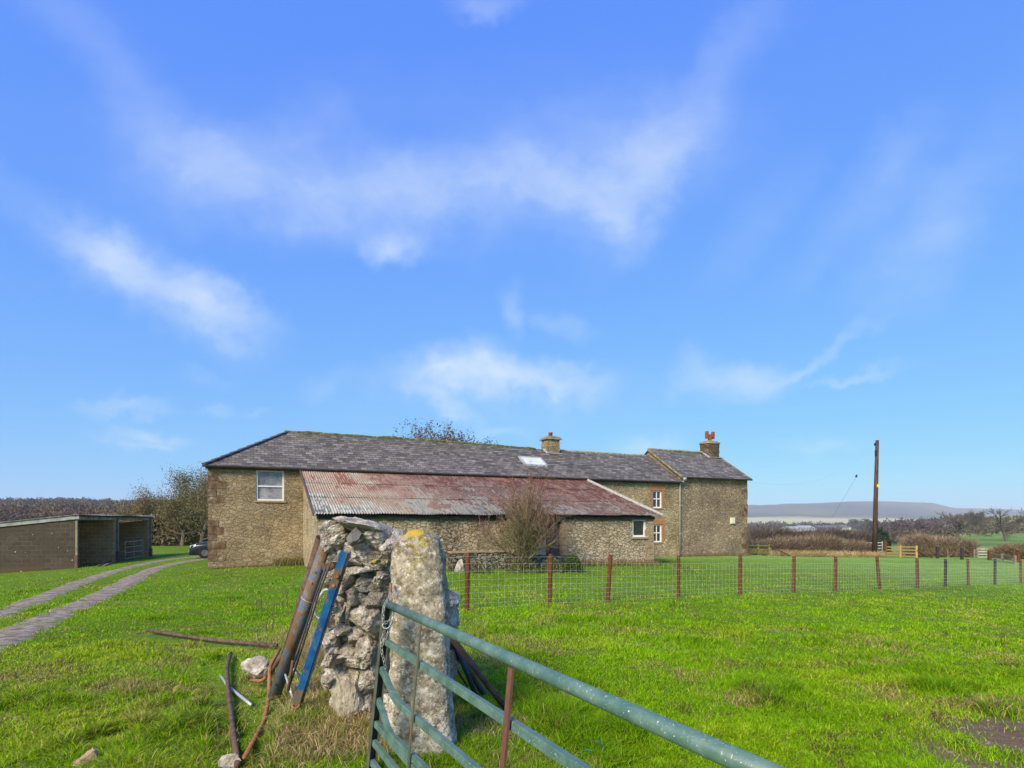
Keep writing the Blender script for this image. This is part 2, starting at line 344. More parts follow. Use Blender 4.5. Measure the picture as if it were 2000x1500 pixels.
def block_mat(k=1., nm='dirty_concrete_block'):
    m, n, b = newmat(nm); tc = n.new('ShaderNodeTexCoord'); o = tc.outputs['Object']
    sx = n.new('ShaderNodeSeparateXYZ'); n.link(o, sx.inputs[0])
    cb = n.new('ShaderNodeCombineXYZ'); n.link(n.math('ADD', sx.outputs[0], sx.outputs[1]), cb.inputs[0]); n.link(sx.outputs[2], cb.inputs[1])
    br = n.new('ShaderNodeTexBrick'); n.link(cb.outputs[0], br.inputs['Vector'])
    br.inputs['Color1'].default_value = (.075, .06, .048, 1); br.inputs['Color2'].default_value = (.13, .105, .08, 1); br.inputs['Mortar'].default_value = (.20, .165, .12, 1)
    br.inputs['Scale'].default_value = 1; br.inputs['Brick Width'].default_value = .45; br.inputs['Row Height'].default_value = .225; br.inputs['Mortar Size'].default_value = .012
    nz = n.noise(o, 1.1, 6, .7); fi = n.noise(o, 12, 5, .7)
    c = n.mix(n.mr(nz.outputs[0], .35, .62, .15, .85), br.outputs['Color'], (.085, .068, .05))
    c = n.vmath('SCALE', c, scale=n.mr(fi.outputs[0], .3, .7, .75*k, 1.3*k, False)).outputs[0]
    sp = n.noise(o, 4.2, 1, .4); c = n.mix(n.mr(sp.outputs[0], .755, .78), c, (.5, .48, .42))
    c = n.mix(n.math('MULTIPLY', n.mr(sx.outputs[2], -1.2, -.2, .5, 0), n.mr(nz.outputs[0], .4, .6)), c, (.12, .09, .03))
    if k > 1: c = n.mix(1., c, (1.25, 1., .68), 'MULTIPLY')  # warm tint in the colour offsets the blue skylight inside the bays
    n.link(c, b.inputs['Base Color']); b.inputs['Roughness'].default_value = .95; bump(n, b, n.math('SUBTRACT', fi.outputs[0], br.outputs['Fac']), .5, .012); return m
M['block'] = block_mat(.62); M['block_in_bright'] = block_mat(3.8, 'brightened_inner_block')  # inner copy lightened in colour to make up for the dim bays
M['rock'] = pm('limestone_rock', [((.07, .058, .047), 0), ((.21, .18, .145), .20), ((.34, .30, .245), .42), ((.44, .40, .335), .58), ((.70, .66, .59), .72), ((.78, .75, .68), 1)], 7.5, .92, 1.0, .03, 9)
M['rock_white'] = pm('lichened_limestone', [((.12, .095, .07), 0), ((.28, .24, .19), .3), ((.44, .40, .34), .55), ((.66, .63, .57), .8), ((.72, .70, .64), 1)], 8, .92, .9, .02, 8)
M['rock_dark'] = pm('dark_rock', [(.08, .075, .07), (.15, .14, .13), (.2, .19, .175)], 8, .92, .6, .012, 8)
M['rock_yellow'] = pm('yellow_lichened_rock', [(.1, .08, .03), (.30, .24, .06), (.38, .32, .10)], 8, .92, .6, .012, 8)
M['boulder_foot'] = pm('foundation_limestone', [((.12, .10, .06), 0), ((.30, .26, .19), .35), ((.42, .38, .30), .6), ((.62, .59, .5), .82), ((.7, .67, .6), 1)], 5, .95, 1.0, .02, 8, (1.6, 1.6, .55))
def post_mat():
    m, n, b = newmat('lichened_gatepost_stone'); tc = n.new('ShaderNodeTexCoord'); o = tc.outputs['Object']
    sx = n.new('ShaderNodeSeparateXYZ'); n.link(o, sx.inputs[0])
    a = n.noise(o, 7, 8, .7); fi = n.noise(o, 30, 6, .7); w = n.noise(n.mapping(o, loc=(3, 1, 7)), 21, 8, .8); y = n.noise(n.mapping(o, loc=(5, 9, 2)), 17, 6, .78); bg_ = n.noise(o, 2.4, 3, .5)
    f = n.math('ADD', n.math('MULTIPLY', a.outputs[0], .6), n.math('MULTIPLY', fi.outputs[0], .4))
    c = n.ramp(n.mr(f, .38, .63, smooth=False), [(0, (.075, .06, .045)), (.3, (.21, .175, .12)), (.55, (.35, .305, .225)), (.8, (.48, .43, .34)), (1, (.62, .58, .49))])
    lo = n.mr(sx.outputs[2], .2, 1.1, 0.04, 0, False)
    c = n.mix(n.mr(n.noise(n.mapping(o, loc=(6, 2, 8)), 24, 6, .8).outputs[0], .54, .62, 0, .6), c, (.09, .07, .04))
    c = n.mix(n.mr(n.math('ADD', w.outputs[0], lo), .55, .59, 0, .85), c, (.68, .65, .57))
    hi = n.mr(sx.outputs[2], 1.12, 1.48, -.10, .055, False); ctr = n.mr(n.math('ABSOLUTE', n.math('SUBTRACT', sx.outputs[0], -.005)), .05, .16, .02, -.09)
    c = n.mix(n.mr(n.math('ADD', n.math('ADD', y.outputs[0], hi), ctr), .575, .60, 0, .9), c, n.mix(n.mr(fi.outputs[0], .4, .6), (.17, .12, .015), (.40, .36, .08)))
    top = n.math('MULTIPLY', n.mr(n.math('ADD', sx.outputs[2], n.math('MULTIPLY', y.outputs[0], .06)), 1.565, 1.60), n.mr(sx.outputs[0], .03, -.01)); c = n.mix(n.math('MULTIPLY', top, n.mr(y.outputs[0], .35, .5)), c, (.50, .35, .02))
    sm = n.mr(n.math('ADD', y.outputs[0], n.mr(bg_.outputs[0], .5, .7, 0, .06)), .67, .69); c = n.mix(sm, c, (.40, .27, .03))
    n.link(c, b.inputs['Base Color']); b.inputs['Roughness'].default_value = .95
    bump(n, b, n.math('ADD', a.outputs[0], fi.outputs[0]), .9, .014); return m
M['post'] = post_mat()
def gate_mat(name, c1, c2):
    m, n, b = newmat(name); tc = n.new('ShaderNodeTexCoord'); o = tc.outputs['Object']
    nz = n.noise(o, 9, 6, .65); sc = n.noise(n.mapping(o, scale=(3, 3, 1)), 26, 5, .75); st = n.noise(n.mapping(o, loc=(4, 4, 4)), 120, 3, .6)
    c = n.mix(n.mr(nz.outputs[0], .35, .65), c1, c2)
    c = n.mix(n.mr(sc.outputs[0], .61, .67, 0, .75), c, (.42, .43, .36)); c = n.mix(n.mr(st.outputs[0], .66, .70, 0, .85), c, (.66, .66, .58)); c = n.mix(n.mr(n.noise(n.mapping(o, loc=(7, 3, 4), scale=(1, 1, 6)), 22, 4, .8, 1.5).outputs[0], .62, .66, 0, .6), c, (.30, .33, .28))
    c = n.mix(n.mr(n.noise(n.mapping(o, loc=(8, 1, 1)), 5, 5, .7).outputs[0], .62, .70, 0, .7), c, (.16, .12, .07))
    n.link(c, b.inputs['Base Color']); b.inputs['Roughness'].default_value = .42; b.inputs['Specular IOR Level'].default_value = .5
    n.link(n.mr(nz.outputs[0], .3, .7, .3, .6, False), b.inputs['Roughness'])
    bump(n, b, sc.outputs[0], .2, .002); return m
M['gate'] = gate_mat('green_gate_paint', (.060, .135, .105), (.12, .20, .17))
M['gate_stile'] = pm('dull_green_steel', [((.045, .055, .035), 0), ((.085, .10, .07), .5), ((.13, .15, .11), .8), ((.17, .11, .07), 1)], 12, .55, .2, .003)
M['brace_brown'] = pm('red_brown_steel', [(.10, .045, .035), (.15, .07, .055), (.2, .10, .08)], 14, .55, .2, .002)
M['brace_green'] = pm('rusty_green_steel', [((.06, .08, .05), 0), ((.12, .13, .09), .55), ((.18, .11, .06), .8), ((.16, .08, .04), 1)], 12, .6, .2, .002)
M['rust_pipe'] = pm('blue_paint_on_rusty_pipe', [((.11, .05, .03), 0), ((.20, .10, .055), .25), ((.15, .11, .085), .42), ((.19, .17, .14), .52), ((.08, .13, .24), .60), ((.11, .16, .26), .67), ((.20, .18, .14), .72), ((.24, .12, .05), .86), ((.13, .06, .035), 1)], 3.2, .6, .3, .003, 8, (1.6, 1.6, .8))
def blue_mat():
    m, n, b = newmat('blue_painted_angle'); tc = n.new('ShaderNodeTexCoord'); o = tc.outputs['Object']; sx = n.new('ShaderNodeSeparateXYZ'); n.link(o, sx.inputs[0])
    a = n.noise(n.mapping(o, scale=(2.5, 2.5, 1)), 9, 8, .72); g_ = n.noise(o, 4, 6, .7); w = n.noise(o, 6, 4, .7)
    z = n.math('ADD', sx.outputs[2], n.math('MULTIPLY', n.math('SUBTRACT', w.outputs[0], .5), .16))
    paint = n.mix(n.mr(g_.outputs[0], .35, .65), (.005, .07, .23), (.018, .13, .34)); steel = n.ramp(a.outputs[0], [(.3, (.07, .055, .045)), (.5, (.13, .11, .09)), (.7, (.20, .11, .06))])
    bare = n.math('MAXIMUM', n.math('MAXIMUM', n.mr(z, .20, .16), n.math('MULTIPLY', n.mr(z, .97, 1.0), n.mr(z, 1.17, 1.14))), n.mr(a.outputs[0], .555, .60))
    n.link(n.mix(bare, paint, steel), b.inputs['Base Color']); n.link(n.mr(bare, 0, 1, .42, .8), b.inputs['Roughness']); bump(n, b, n.math('SUBTRACT', a.outputs[0], bare), .3, .002); return m
M['blue'] = blue_mat()
M['blue_plain'] = pm('bright_blue_paint', [((.22, .09, .03), 0), ((.12, .10, .10), .16), ((.012, .10, .34), .24), ((.012, .13, .44), .6), ((.02, .17, .48), .82), ((.25, .12, .04), .9), ((.2, .08, .03), 1)], 4.2, .45, .2, .002, 8)
M['bluedark'] = pm('faded_blue_rust', [((.12, .06, .05), 0), ((.06, .08, .12), .4), ((.05, .09, .2), .6), ((.15, .08, .06), 1)], 6, .55, .3, .003, 8)
M['rust'] = pm('orange_rust', [(.09, .04, .025), (.22, .095, .045), (.34, .155, .07), (.28, .17, .12)], 14, .85, .4, .003, 8)
M['rustdark'] = pm('brown_rust', [(.045, .028, .022), (.10, .06, .045), (.16, .10, .08), (.14, .13, .12)], 14, .75, .4, .003, 8)
M['galv'] = pm('galvanised_steel', [((.22, .25, .28), 0), ((.42, .47, .5), .5), ((.6, .64, .66), .8), ((.3, .18, .1), 1)], 10, .4, .1, .002, metal=.3)
M['wire'] = pm('galvanised_wire', [(.5, .52, .5), (.62, .65, .62), (.72, .74, .72)], 3, .45, 0, metal=.2)
M['chain'] = pm('weathered_chain_steel', [((.18, .17, .15), 0), ((.40, .40, .37), .5), ((.52, .52, .48), .8), ((.25, .12, .06), 1)], 30, .45, 0, metal=.4)
M['frame_white'] = pm('flaking_white_paint', [((.35, .30, .24), 0), ((.70, .69, .65), .25), ((.80, .79, .76), 1)], 9, .6, .2, .003)
M['upvc'] = pm('white_window_frame', [(.72, .73, .72), (.8, .8, .79), (.82, .82, .81)], 3, .4, 0)
M['glass_milky'] = pm('mottled_pale_pane', [((.05, .055, .06), 0), ((.14, .15, .17), .3), ((.24, .25, .28), .6), ((.42, .38, .34), 1)], 1.9, .2, 0, spec=.6)  # grey pane with random paler mottling
M['glass_dark'] = pm('dark_window_glass', [(.012, .014, .016), (.02, .024, .026), (.035, .04, .04)], 2, .08, 0, spec=.8)
M['glass_sky'] = pm('skylight_blind_glass', [(.55, .58, .6), (.66, .69, .7), (.72, .74, .75)], 2, .2, 0, spec=.6)
M['curtain'] = pm('net_curtain', [(.5, .48, .5), (.65, .64, .66), (.7, .7, .7)], 6, .8, 0)
M['moss'] = pm('mossy_ridge', [((.035, .045, .012), 0), ((.09, .10, .025), .4), ((.16, .15, .05), .6), ((.30, .27, .17), .8), ((.38, .35, .27), 1)], 7, .95, 1., .03)
M['ridge_clay'] = pm('lichened_ridge_tile', [((.08, .075, .03), 0), ((.22, .19, .11), .4), ((.36, .32, .22), .7), ((.42, .40, .33), 1)], 6, .95, .8, .02)
M['hip_tile'] = pm('dark_hip_tile', [(.045, .045, .05), (.08, .08, .085), (.13, .125, .125)], 4, .6, .2, .005)
M['lead'] = pm('lead_flashing', [(.25, .26, .28), (.38, .40, .42), (.5, .52, .54)], 5, .5, .1, .003)
M['gutter'] = pm('dark_gutter', [(.025, .022, .02), (.04, .035, .03), (.07, .06, .045)], 6, .5, 0)
M['white_verge'] = pm('white_verge_board', [((.25, .22, .18), 0), ((.48, .45, .40), .35), ((.66, .64, .59), 1)], 6, .6, .1, .003)
M['clay'] = pm('red_clay_pot', [(.22, .07, .04), (.36, .12, .07), (.42, .17, .11)], 9, .75, .3, .004)
M['cowl'] = pm('rusty_cowl', [(.12, .04, .025), (.28, .09, .04), (.34, .14, .06)], 9, .8, .3, .004)
M['brick_red'] = pm('orange_brick', [(.25, .10, .05), (.42, .19, .09), (.48, .28, .16)], 8, .9, .5, .01)
M['sandstone'] = pm('sandstone_dressing', [(.2, .13, .07), (.34, .25, .15), (.42, .33, .22)], 4, .9, .5, .01)
M['quoin'] = pm('dark_quoin_sandstone', [((.035, .022, .014), 0), ((.10, .055, .03), .3), ((.18, .12, .075), .6), ((.30, .26, .19), .85), ((.5, .48, .42), 1)], 3.2, .9, .6, .015)
M['boards'] = pm('grey_brown_door_boards', [(.06, .045, .04), (.12, .09, .08), (.19, .16, .14)], 3, .85, .4, .01, stretch=(8, 8, .7))
M['dark'] = pm('dark_interior', [(.012, .01, .008), (.02, .016, .013), (.03, .025, .02)], 3, .95, 0)
M['pipe_grey'] = pm('grey_plastic_downpipe', [(.24, .25, .25), (.32, .33, .33), (.40, .41, .40)], 5, .45, 0)
M['cream'] = pm('cream_plastic', [(.6, .56, .42), (.68, .64, .5), (.72, .69, .56)], 5, .5, 0)
M['post_red'] = pm('red_brown_timber_post', [(.035, .016, .011), (.10, .038, .018), (.16, .062, .028), (.21, .11, .06)], 8, .8, .5, .006, stretch=(5, 5, .8))
M['post_dark'] = pm('dark_timber_post', [(.022, .02, .024), (.045, .04, .045), (.08, .065, .06)], 8, .8, .5, .006, stretch=(5, 5, .8))
M['pole'] = pm('creosoted_pole_timber', [((.03, .018, .014), 0), ((.075, .045, .035), .5), ((.14, .10, .085), .8), ((.3, .26, .24), 1)], 3, .85, .5, .008, stretch=(7, 7, .5))
M['rail_lichen'] = pm('lichened_timber_rail', [(.16, .15, .04), (.30, .28, .07), (.38, .35, .13)], 5, .9, .3, .006)
M['rail_new'] = pm('new_yellow_timber', [(.34, .24, .07), (.50, .37, .14), (.56, .44, .2)], 5, .85, .3, .006)
M['timber_grey'] = pm('grey_timber', [(.12, .10, .07), (.24, .2, .14), (.32, .28, .2)], 5, .9, .3, .006)
M['gate_grey'] = pm('galvanised_field_gate', [(.4, .42, .4), (.55, .58, .55), (.66, .68, .64)], 5, .5, 0, metal=.1)
M['gate_dull'] = pm('dull_steel_gate', [(.20, .17, .14), (.31, .28, .24), (.4, .36, .32)], 6, .6, 0)
M['car_paint'] = pm('dark_blue_car_paint', [(.008, .011, .02), (.012, .017, .03), (.017, .022, .036)], 2, .22, 0, spec=.45)
M['tyre'] = pm('tyre_rubber', [(.012, .012, .012), (.02, .02, .02), (.03, .03, .03)], 5, .8, 0)
M['alloy'] = pm('alloy_rim', [(.06, .06, .06), (.14, .14, .15), (.2, .2, .2)], 5, .35, 0, metal=.5)
M['headlight'] = pm('clear_headlamp', [(.45, .5, .52), (.65, .7, .72), (.8, .82, .84)], 9, .15, 0, spec=.8)
M['plate'] = pm('white_number_plate', [(.6, .62, .6), (.7, .72, .7), (.75, .76, .74)], 5, .5, 0)
M['sheet_roof'] = pm('pale_fibre_cement', [((.22, .25, .25), 0), ((.42, .46, .46), .4), ((.60, .65, .66), .8), ((.5, .52, .48), 1)], 2.5, .7, .3, .01)
M['barge'] = pm('pale_barge_board', [((.10, .09, .08), 0), ((.22, .22, .21), .35), ((.32, .33, .33), .7), ((.42, .44, .44), 1)], 3, .7, .2, .005)
M['fascia'] = pm('weathered_fascia', [((.07, .05, .04), 0), ((.22, .17, .12), .4), ((.42, .37, .3), .8), ((.5, .46, .4), 1)], 3, .85, .3, .006)
M['green_steel'] = pm('dark_green_steel', [(.02, .05, .045), (.04, .09, .08), (.16, .2, .18)], 5, .6, .2, .004)
M['sign_yellow'] = pm('yellow_sign', [(.65, .5, .03), (.72, .56, .04), (.74, .6, .08)], 4, .5, 0)
M['black'] = pm('black_plastic', [(.012, .012, .012), (.02, .02, .02), (.03, .03, .03)], 4, .5, 0)
M['twine'] = pm('pale_twine', [(.4, .3, .18), (.5, .42, .3), (.6, .55, .45)], 20, .9, 0)
M['white_wall'] = pm('pale_distant_wall', [(.5, .5, .48), (.6, .6, .58), (.66, .66, .64)], .2, .8, 0)
M['white_roof'] = pm('pale_distant_roof', [(.22, .24, .27), (.34, .36, .39), (.5, .52, .54)], .1, .7, 0)
M['grey_roof'] = pm('slate_distant_roof', [(.12, .12, .15), (.18, .18, .22), (.24, .23, .26)], .1, .7, 0)
M['foliage'] = vcol('foliage', .85, .25, .25)
M['twigs'] = vcol('twigs', .9, 0, .3)
M['grass'] = vcol('grass_blades', .7, .35, .12, .06)

# ---------------------------------------------------------------- the ground
TH = math.atan2(.406, .914); BU = np.array((math.cos(TH), math.sin(TH))); BV = np.array((-BU[1], BU[0])); B0 = np.array((-13.1, 25.))
posts_px = [(700, 1215, 0), (802, 1200, 0), (912, 1190, 1080), (1073, 1183, 1082), (1187, 1175, 1083), (1325, 1170, 1085), (1445, 1162, 1085), (1550, 1155, 1086), (1631, 1155, 1087), (1718, 1154, 1088),
            (1792, 1150, 1090), (1846, 1146, 1092), (1891, 1143, 1092), (1943, 1143, 1092), (1994, 1140, 1091)]
fence_pts = []
for (x, yb, yt) in posts_px:
    k = (x-HX)/F; tau = (11.3*k+.88)/(23.68-14.7*k); X, Y = -.88+23.68*tau, 11.3+14.7*tau
    fence_pts.append((X, Y, CH-(yb-HY)*Y/F))
ctrl = [(0, 0, 0), (-3, 4, 0), (0, 4.2, 0), (4, 4.2, 0), (-1.5, 6, 0), (-13.1, 25, -.37), (-7, 20.6, -.2), (6.65, 26.6, -.3), (10.3, 35.4, -.44), (15.3, 37.6, -.5), (20, 42, -.85),
        (28.4, 46, -1.1), (33.3, 42, -1.15), (36, 40, -1.15), (-22.6, 30, -.73), (-23.7, 38, -.6), (-26, 29.5, -.95), (-30, 29, -1.15), (-10.8, 12.3, -.3), (-18, 32, -.38), (-8, 8, -.15),
        (-20, 15, -.6), (-37, 60, -.79), (-33, 60, -.6), (-30, 0, -.5), (30, 0, -.6), (0, -15, 0), (-30, -15, -.5), (30, -15, -.6), (45, 20, -1.7), (-45, 20, -1.4), (50, 60, -2.3),
        (-60, 60, -1.3), (0, 60, -1.0), (0, 35, -.4), (30, 60, -1.9), (3, 23, -.2)] + [p for i, p in enumerate(fence_pts) if i % 2 == 0]
cp = np.array(ctrl)
def _tps(r2): return np.where(r2 > 0, .5*r2*np.log(np.maximum(r2, 1e-12)), 0)
_A = np.zeros((len(cp)+3,)*2); _d2 = ((cp[:, None, :2]-cp[None, :, :2])**2).sum(2)
_A[:len(cp), :len(cp)] = _tps(_d2)+np.eye(len(cp))*2.0; _A[:len(cp), -3] = 1; _A[:len(cp), -2:] = cp[:, :2]; _A[-3:, :len(cp)] = _A[:len(cp), -3:].T
_w = np.linalg.solve(_A, np.concatenate([cp[:, 2], [0, 0, 0]]))
def near_z(X, Y):
    X = np.asarray(X, float); Y = np.asarray(Y, float); z = _w[-3]+_w[-2]*X+_w[-1]*Y
    for (cx, cy, _), w in zip(cp, _w): z = z+w*_tps((X-cx)**2+(Y-cy)**2)
    return z
# distant land: rows = direction given by photo column, columns = depth, value = photo row of the surface there
DEP = np.array([60, 100, 160, 300, 600, 1000, 1500, 2000, 2600, 3200, 4000, 8000.])
far_tab = {-600: [1060, 1052, 1040, 1020, 992, 985, 985, 988, 990, 990, 995, 1005],
           0: [1068, 1058, 1046, 1018, 986, 984, 986, 990, 992, 995, 1000, 1008],
           300: [1066, 1056, 1046, 1020, 990, 988, 989, 992, 994, 996, 1000, 1008],
           800: [1062, 1055, 1048, 1040, 1030, 1022, 1015, 1010, 1008, 1002, 1000, 1010],
           1450: [1090, 1070, 1058, 1048, 1038, 1030, 1022, 1014, 1005, 990, 987, 1003],
           1560: [1090, 1070, 1058, 1048, 1038, 1030, 1022, 1013, 1004, 984, 984, 1002],
           1700: [1089, 1070, 1058, 1047, 1036, 1029, 1021, 1013, 1003, 980, 979, 1001],
           1810: [1088, 1070, 1056, 1043, 1030, 1026, 1021, 1014, 1005, 983, 981, 1002],
           1870: [1087, 1070, 1054, 1038, 1015, 1016, 1017, 1014, 1008, 996, 992, 1008],
           2000: [1087, 1072, 1054, 1034, 1007, 1010, 1012, 1012, 1008, 1000, 996, 1008],
           2300: [1087, 1072, 1054, 1030, 1004, 1008, 1010, 1010, 1005, 1000, 1000, 1008],
           4000: [1085, 1070, 1052, 1030, 1010, 1010, 1012, 1012, 1010, 1008, 1010, 1012]}
_ks = np.array([math.atan((k-HX)/F) for k in sorted(far_tab)]); _tb = np.array([far_tab[k] for k in sorted(far_tab)])
_tz = (HY-_tb)/F     # tangent of elevation
def far_z(X, Y):
    az = np.arctan2(X, Y); r = np.hypot(X, Y); Ye = np.maximum(r*np.cos(np.clip(az, -1.0, 1.1)), 1)
    az = np.clip(az, _ks[0], _ks[-1]); i = np.clip(np.searchsorted(_ks, az)-1, 0, len(_ks)-2); f = (az-_ks[i])/(_ks[i+1]-_ks[i]); f = f*f*(3-2*f)
    ld = np.log(DEP); l = np.clip(np.log(Ye), ld[0], ld[-1]); j = np.clip(np.searchsorted(ld, l)-1, 0, len(ld)-2); g = (l-ld[j])/(ld[j+1]-ld[j])
    e = (_tz[i, j]*(1-g)+_tz[i, j+1]*g)*(1-f)+(_tz[i+1, j]*(1-g)+_tz[i+1, j+1]*g)*f
    return CH+e*Ye
def gz(X, Y):
    X = np.asarray(X, float); Y = np.asarray(Y, float); r = np.hypot(X, Y)
    t = np.clip((r-48)/22, 0, 1); t = t*t*(3-2*t)
    z = np.clip(near_z(np.clip(X, -60, 60), np.clip(Y, -20, 70)), -2.6, .3)*(1-t)+far_z(X, Y)*t
    a = np.clip(1-r/70, 0, 1)
    z = z+a*.05*(fbm(X*.9, Y*.9, 3)-.5)+a*.03*(fbm(X*3, Y*3, 5)-.5)
    z = z+.10*np.exp(-(((X+1.25)/.75)**2+((Y-5.1)/1.0)**2))          # mound of old turf at the wall foot
    z = z+np.clip((r-150)/400, 0, 1)*(fbm(X/90, Y/90, 11)-.5)*np.minimum(r, 2500)*.006
    return z
def g1(x, y): return float(gz(np.array([x]), np.array([y]))[0])

# tracks: centre lines on the ground
def gp(px, py, z=-.3):   # ground point from photo pixel, flat guess refined on the terrain
    Y = 10.
    for _ in range(12):
        Y = F*(CH-z)/(py-HY); z = .5*z+.5*g1((px-HX)/F*Y, Y)
    return np.array(((px-HX)/F*Y, Y))
tr_a = [(-1000, 1440), (-520, 1330), (-260, 1262), (-120, 1232), (0, 1201), (80, 1168), (150, 1140), (215, 1117), (275, 1103), (320, 1094), (372, 1088), (425, 1083)]
tr_b = [(-1000, 1570), (-520, 1425), (-260, 1345), (-120, 1300), (0, 1253), (80, 1215), (160, 1180), (225, 1150), (270, 1125), (305, 1109), (345, 1100), (385, 1093), (430, 1088)]
def smooth_line(pts, n_=90):
    p = np.array(pts); t = np.zeros(len(p)); t[1:] = np.cumsum(np.hypot(*np.diff(p, axis=0).T)); q = np.linspace(0, t[-1], n_)
    o = np.stack([np.interp(q, t, p[:, 0]), np.interp(q, t, p[:, 1])], 1)
    for _ in range(3): o[1:-1] = (o[:-2]+2*o[1:-1]+o[2:])/4
    return o
TA = smooth_line([gp(*p) for p in tr_a]); TB = smooth_line([gp(*p) for p in tr_b])
def dist_line(X, Y, L):
    d = np.full(X.shape, 1e9)
    for a, b in zip(L[:-1], L[1:]):
        ab = b-a; t = np.clip(((X-a[0])*ab[0]+(Y-a[1])*ab[1])/(ab@ab+1e-9), 0, 1); d = np.minimum(d, np.hypot(X-a[0]-t*ab[0], Y-a[1]-t*ab[1]))
    return d
def track_d(X, Y):
    n_ = (fbm(X*1.7, Y*1.7, 21)-.5)*.35
    return np.minimum(dist_line(X, Y, TA), dist_line(X, Y, TB))+n_
def mud(X, Y):
    q = np.hypot((X-4.85)/1.85, (Y-3.95)/1.0)+(fbm(X*2.1, Y*2.1, 31)-.5)*.9
    q2 = np.hypot((X-9.0)/1.8, (Y-4.4)/.9)+(fbm(X*2.1, Y*2.1, 32)-.5)*.9
    return np.clip(1.25-np.minimum(q, q2), 0, 1)

def ground_mat():
    m, n, b = newmat('pasture_and_fields'); a = n.new('ShaderNodeAttribute', attribute_name='Col'); tc = n.new('ShaderNodeTexCoord'); o = tc.outputs['Object']
    geo = n.new('ShaderNodeNewGeometry'); ps = geo.outputs['Position']
    n1 = n.noise(ps, 1.3, 6, .65); n2 = n.noise(ps, 9, 6, .7); n3 = n.noise(ps, .02, 5, .65); n4 = n.noise(n.mapping(ps, scale=(1, .35, 1)), .35, 4, .6)
    k = n.math('ADD', n.math('MULTIPLY', n.mr(n1.outputs[0], .3, .7, -.16, .16, False), 1), n.mr(n2.outputs[0], .3, .7, -.26, .26, False))
    k = n.math('ADD', k, n.mr(n3.outputs[0], .3, .7, .85, 1.15, False)); k = n.math('ADD', k, n.mr(n4.outputs[0], .35, .65, -.1, .1, False))
    c = n.vmath('SCALE', a.outputs['Color'], scale=k).outputs[0]
    n.link(c, b.inputs['Base Color']); b.inputs['Roughness'].default_value = .95; b.inputs['Specular IOR Level'].default_value = .1
    bump(n, b, n.math('ADD', n1.outputs[0], n2.outputs[0]), .6, .05); return m
NA, NR = 560, 250
an = np.linspace(-math.pi, math.pi, NA, endpoint=False); rr = .3*(8200/.3)**(np.arange(NR)/(NR-1))
AN, RR = np.meshgrid(an, rr); GX = RR*np.sin(AN); GY = RR*np.cos(AN); GZ = gz(GX, GY)
cg = np.array((.11, .195, .008)); CC = np.tile(cg, (NR, NA, 1)).astype(float)
def blendc(mask, c):
    global CC
    CC = CC*(1-mask[..., None])+np.array(c)*mask[..., None]
f1 = fbm(GX*.35, GY*.35, 2); blendc(np.clip((f1-.5)*3, 0, .6), (.115, .20, .025)); blendc(np.clip((fbm(GX*1.2, GY*1.2, 9)-.62)*5, 0, .5), (.12, .10, .035))
r_ = RR; bz = np.clip((r_-26)/16, 0, 1)*(GX > 8)*(np.clip((70-r_)/10, 0, 1)); blendc(bz*.75, (.22, .36, .07))
md = np.clip(mud(GX, GY)*2, 0, 1); blendc(md, (.17, .115, .075))
# far fields, hedgerows, moor
def ss(a, b, x): t = np.clip((x-a)/(b-a), 0, 1); return t*t*(3-2*t)
cell = vnoise(np.floor(GX/140+.3*fbm(GX/200, GY/200, 4)), np.floor(GY/110), 77)
fieldc = np.where(cell[..., None] < .3, (.16, .26, .05), np.where(cell[..., None] < .6, (.24, .27, .08), np.where(cell[..., None] < .8, (.20, .16, .10), (.12, .20, .05))))
far = ss(75, 100, r_); CC = CC*(1-far[..., None])+fieldc*far[..., None]
px_col = HX+F*np.tan(np.clip(AN, -1.3, 1.3))
right = (AN > .2)
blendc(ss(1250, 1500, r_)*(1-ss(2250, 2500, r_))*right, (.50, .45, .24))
blendc(ss(1300, 1450, r_)*(1-ss(1700, 1800, r_))*right*(px_col < 1640), (.42, .48, .16))
blendc(ss(2250, 2600, r_), (.058, .050, .046))
blendc(ss(75, 150, r_)*(AN < -.2)*.9, (.14, .095, .055))
blendc(ss(2250, 2600, r_)*np.clip((fbm(GX/260, GY/500, 61)-.45)*4, 0, .8), (.16, .135, .09)); blendc(ss(2250, 2600, r_)*np.clip((fbm(GX/420+9, GY/300, 62)-.5)*5, 0, .7), (.02, .024, .022))
blendc(ss(250, 400, r_)*(1-ss(1200, 1300, r_))*(px_col > 1830)*(AN > 0)*.8, (.22, .27, .07))
V = np.stack([GX, GY, GZ], -1).reshape(-1, 3); ii = np.arange(NR-1)[:, None]*NA; jj = np.arange(NA)[None, :]; j2 = (jj+1) % NA
quads = np.stack([ii+jj, ii+NA+jj, ii+NA+j2, ii+j2], -1).reshape(-1, 4)
idx = np.concatenate([quads.ravel(), np.arange(NA)]); lens = np.concatenate([np.full(len(quads), 4), [NA]])
ground = raw('ground', V, lens, idx, ground_mat(), None, True, CC.reshape(-1, 3)); tag(ground, kind='structure')

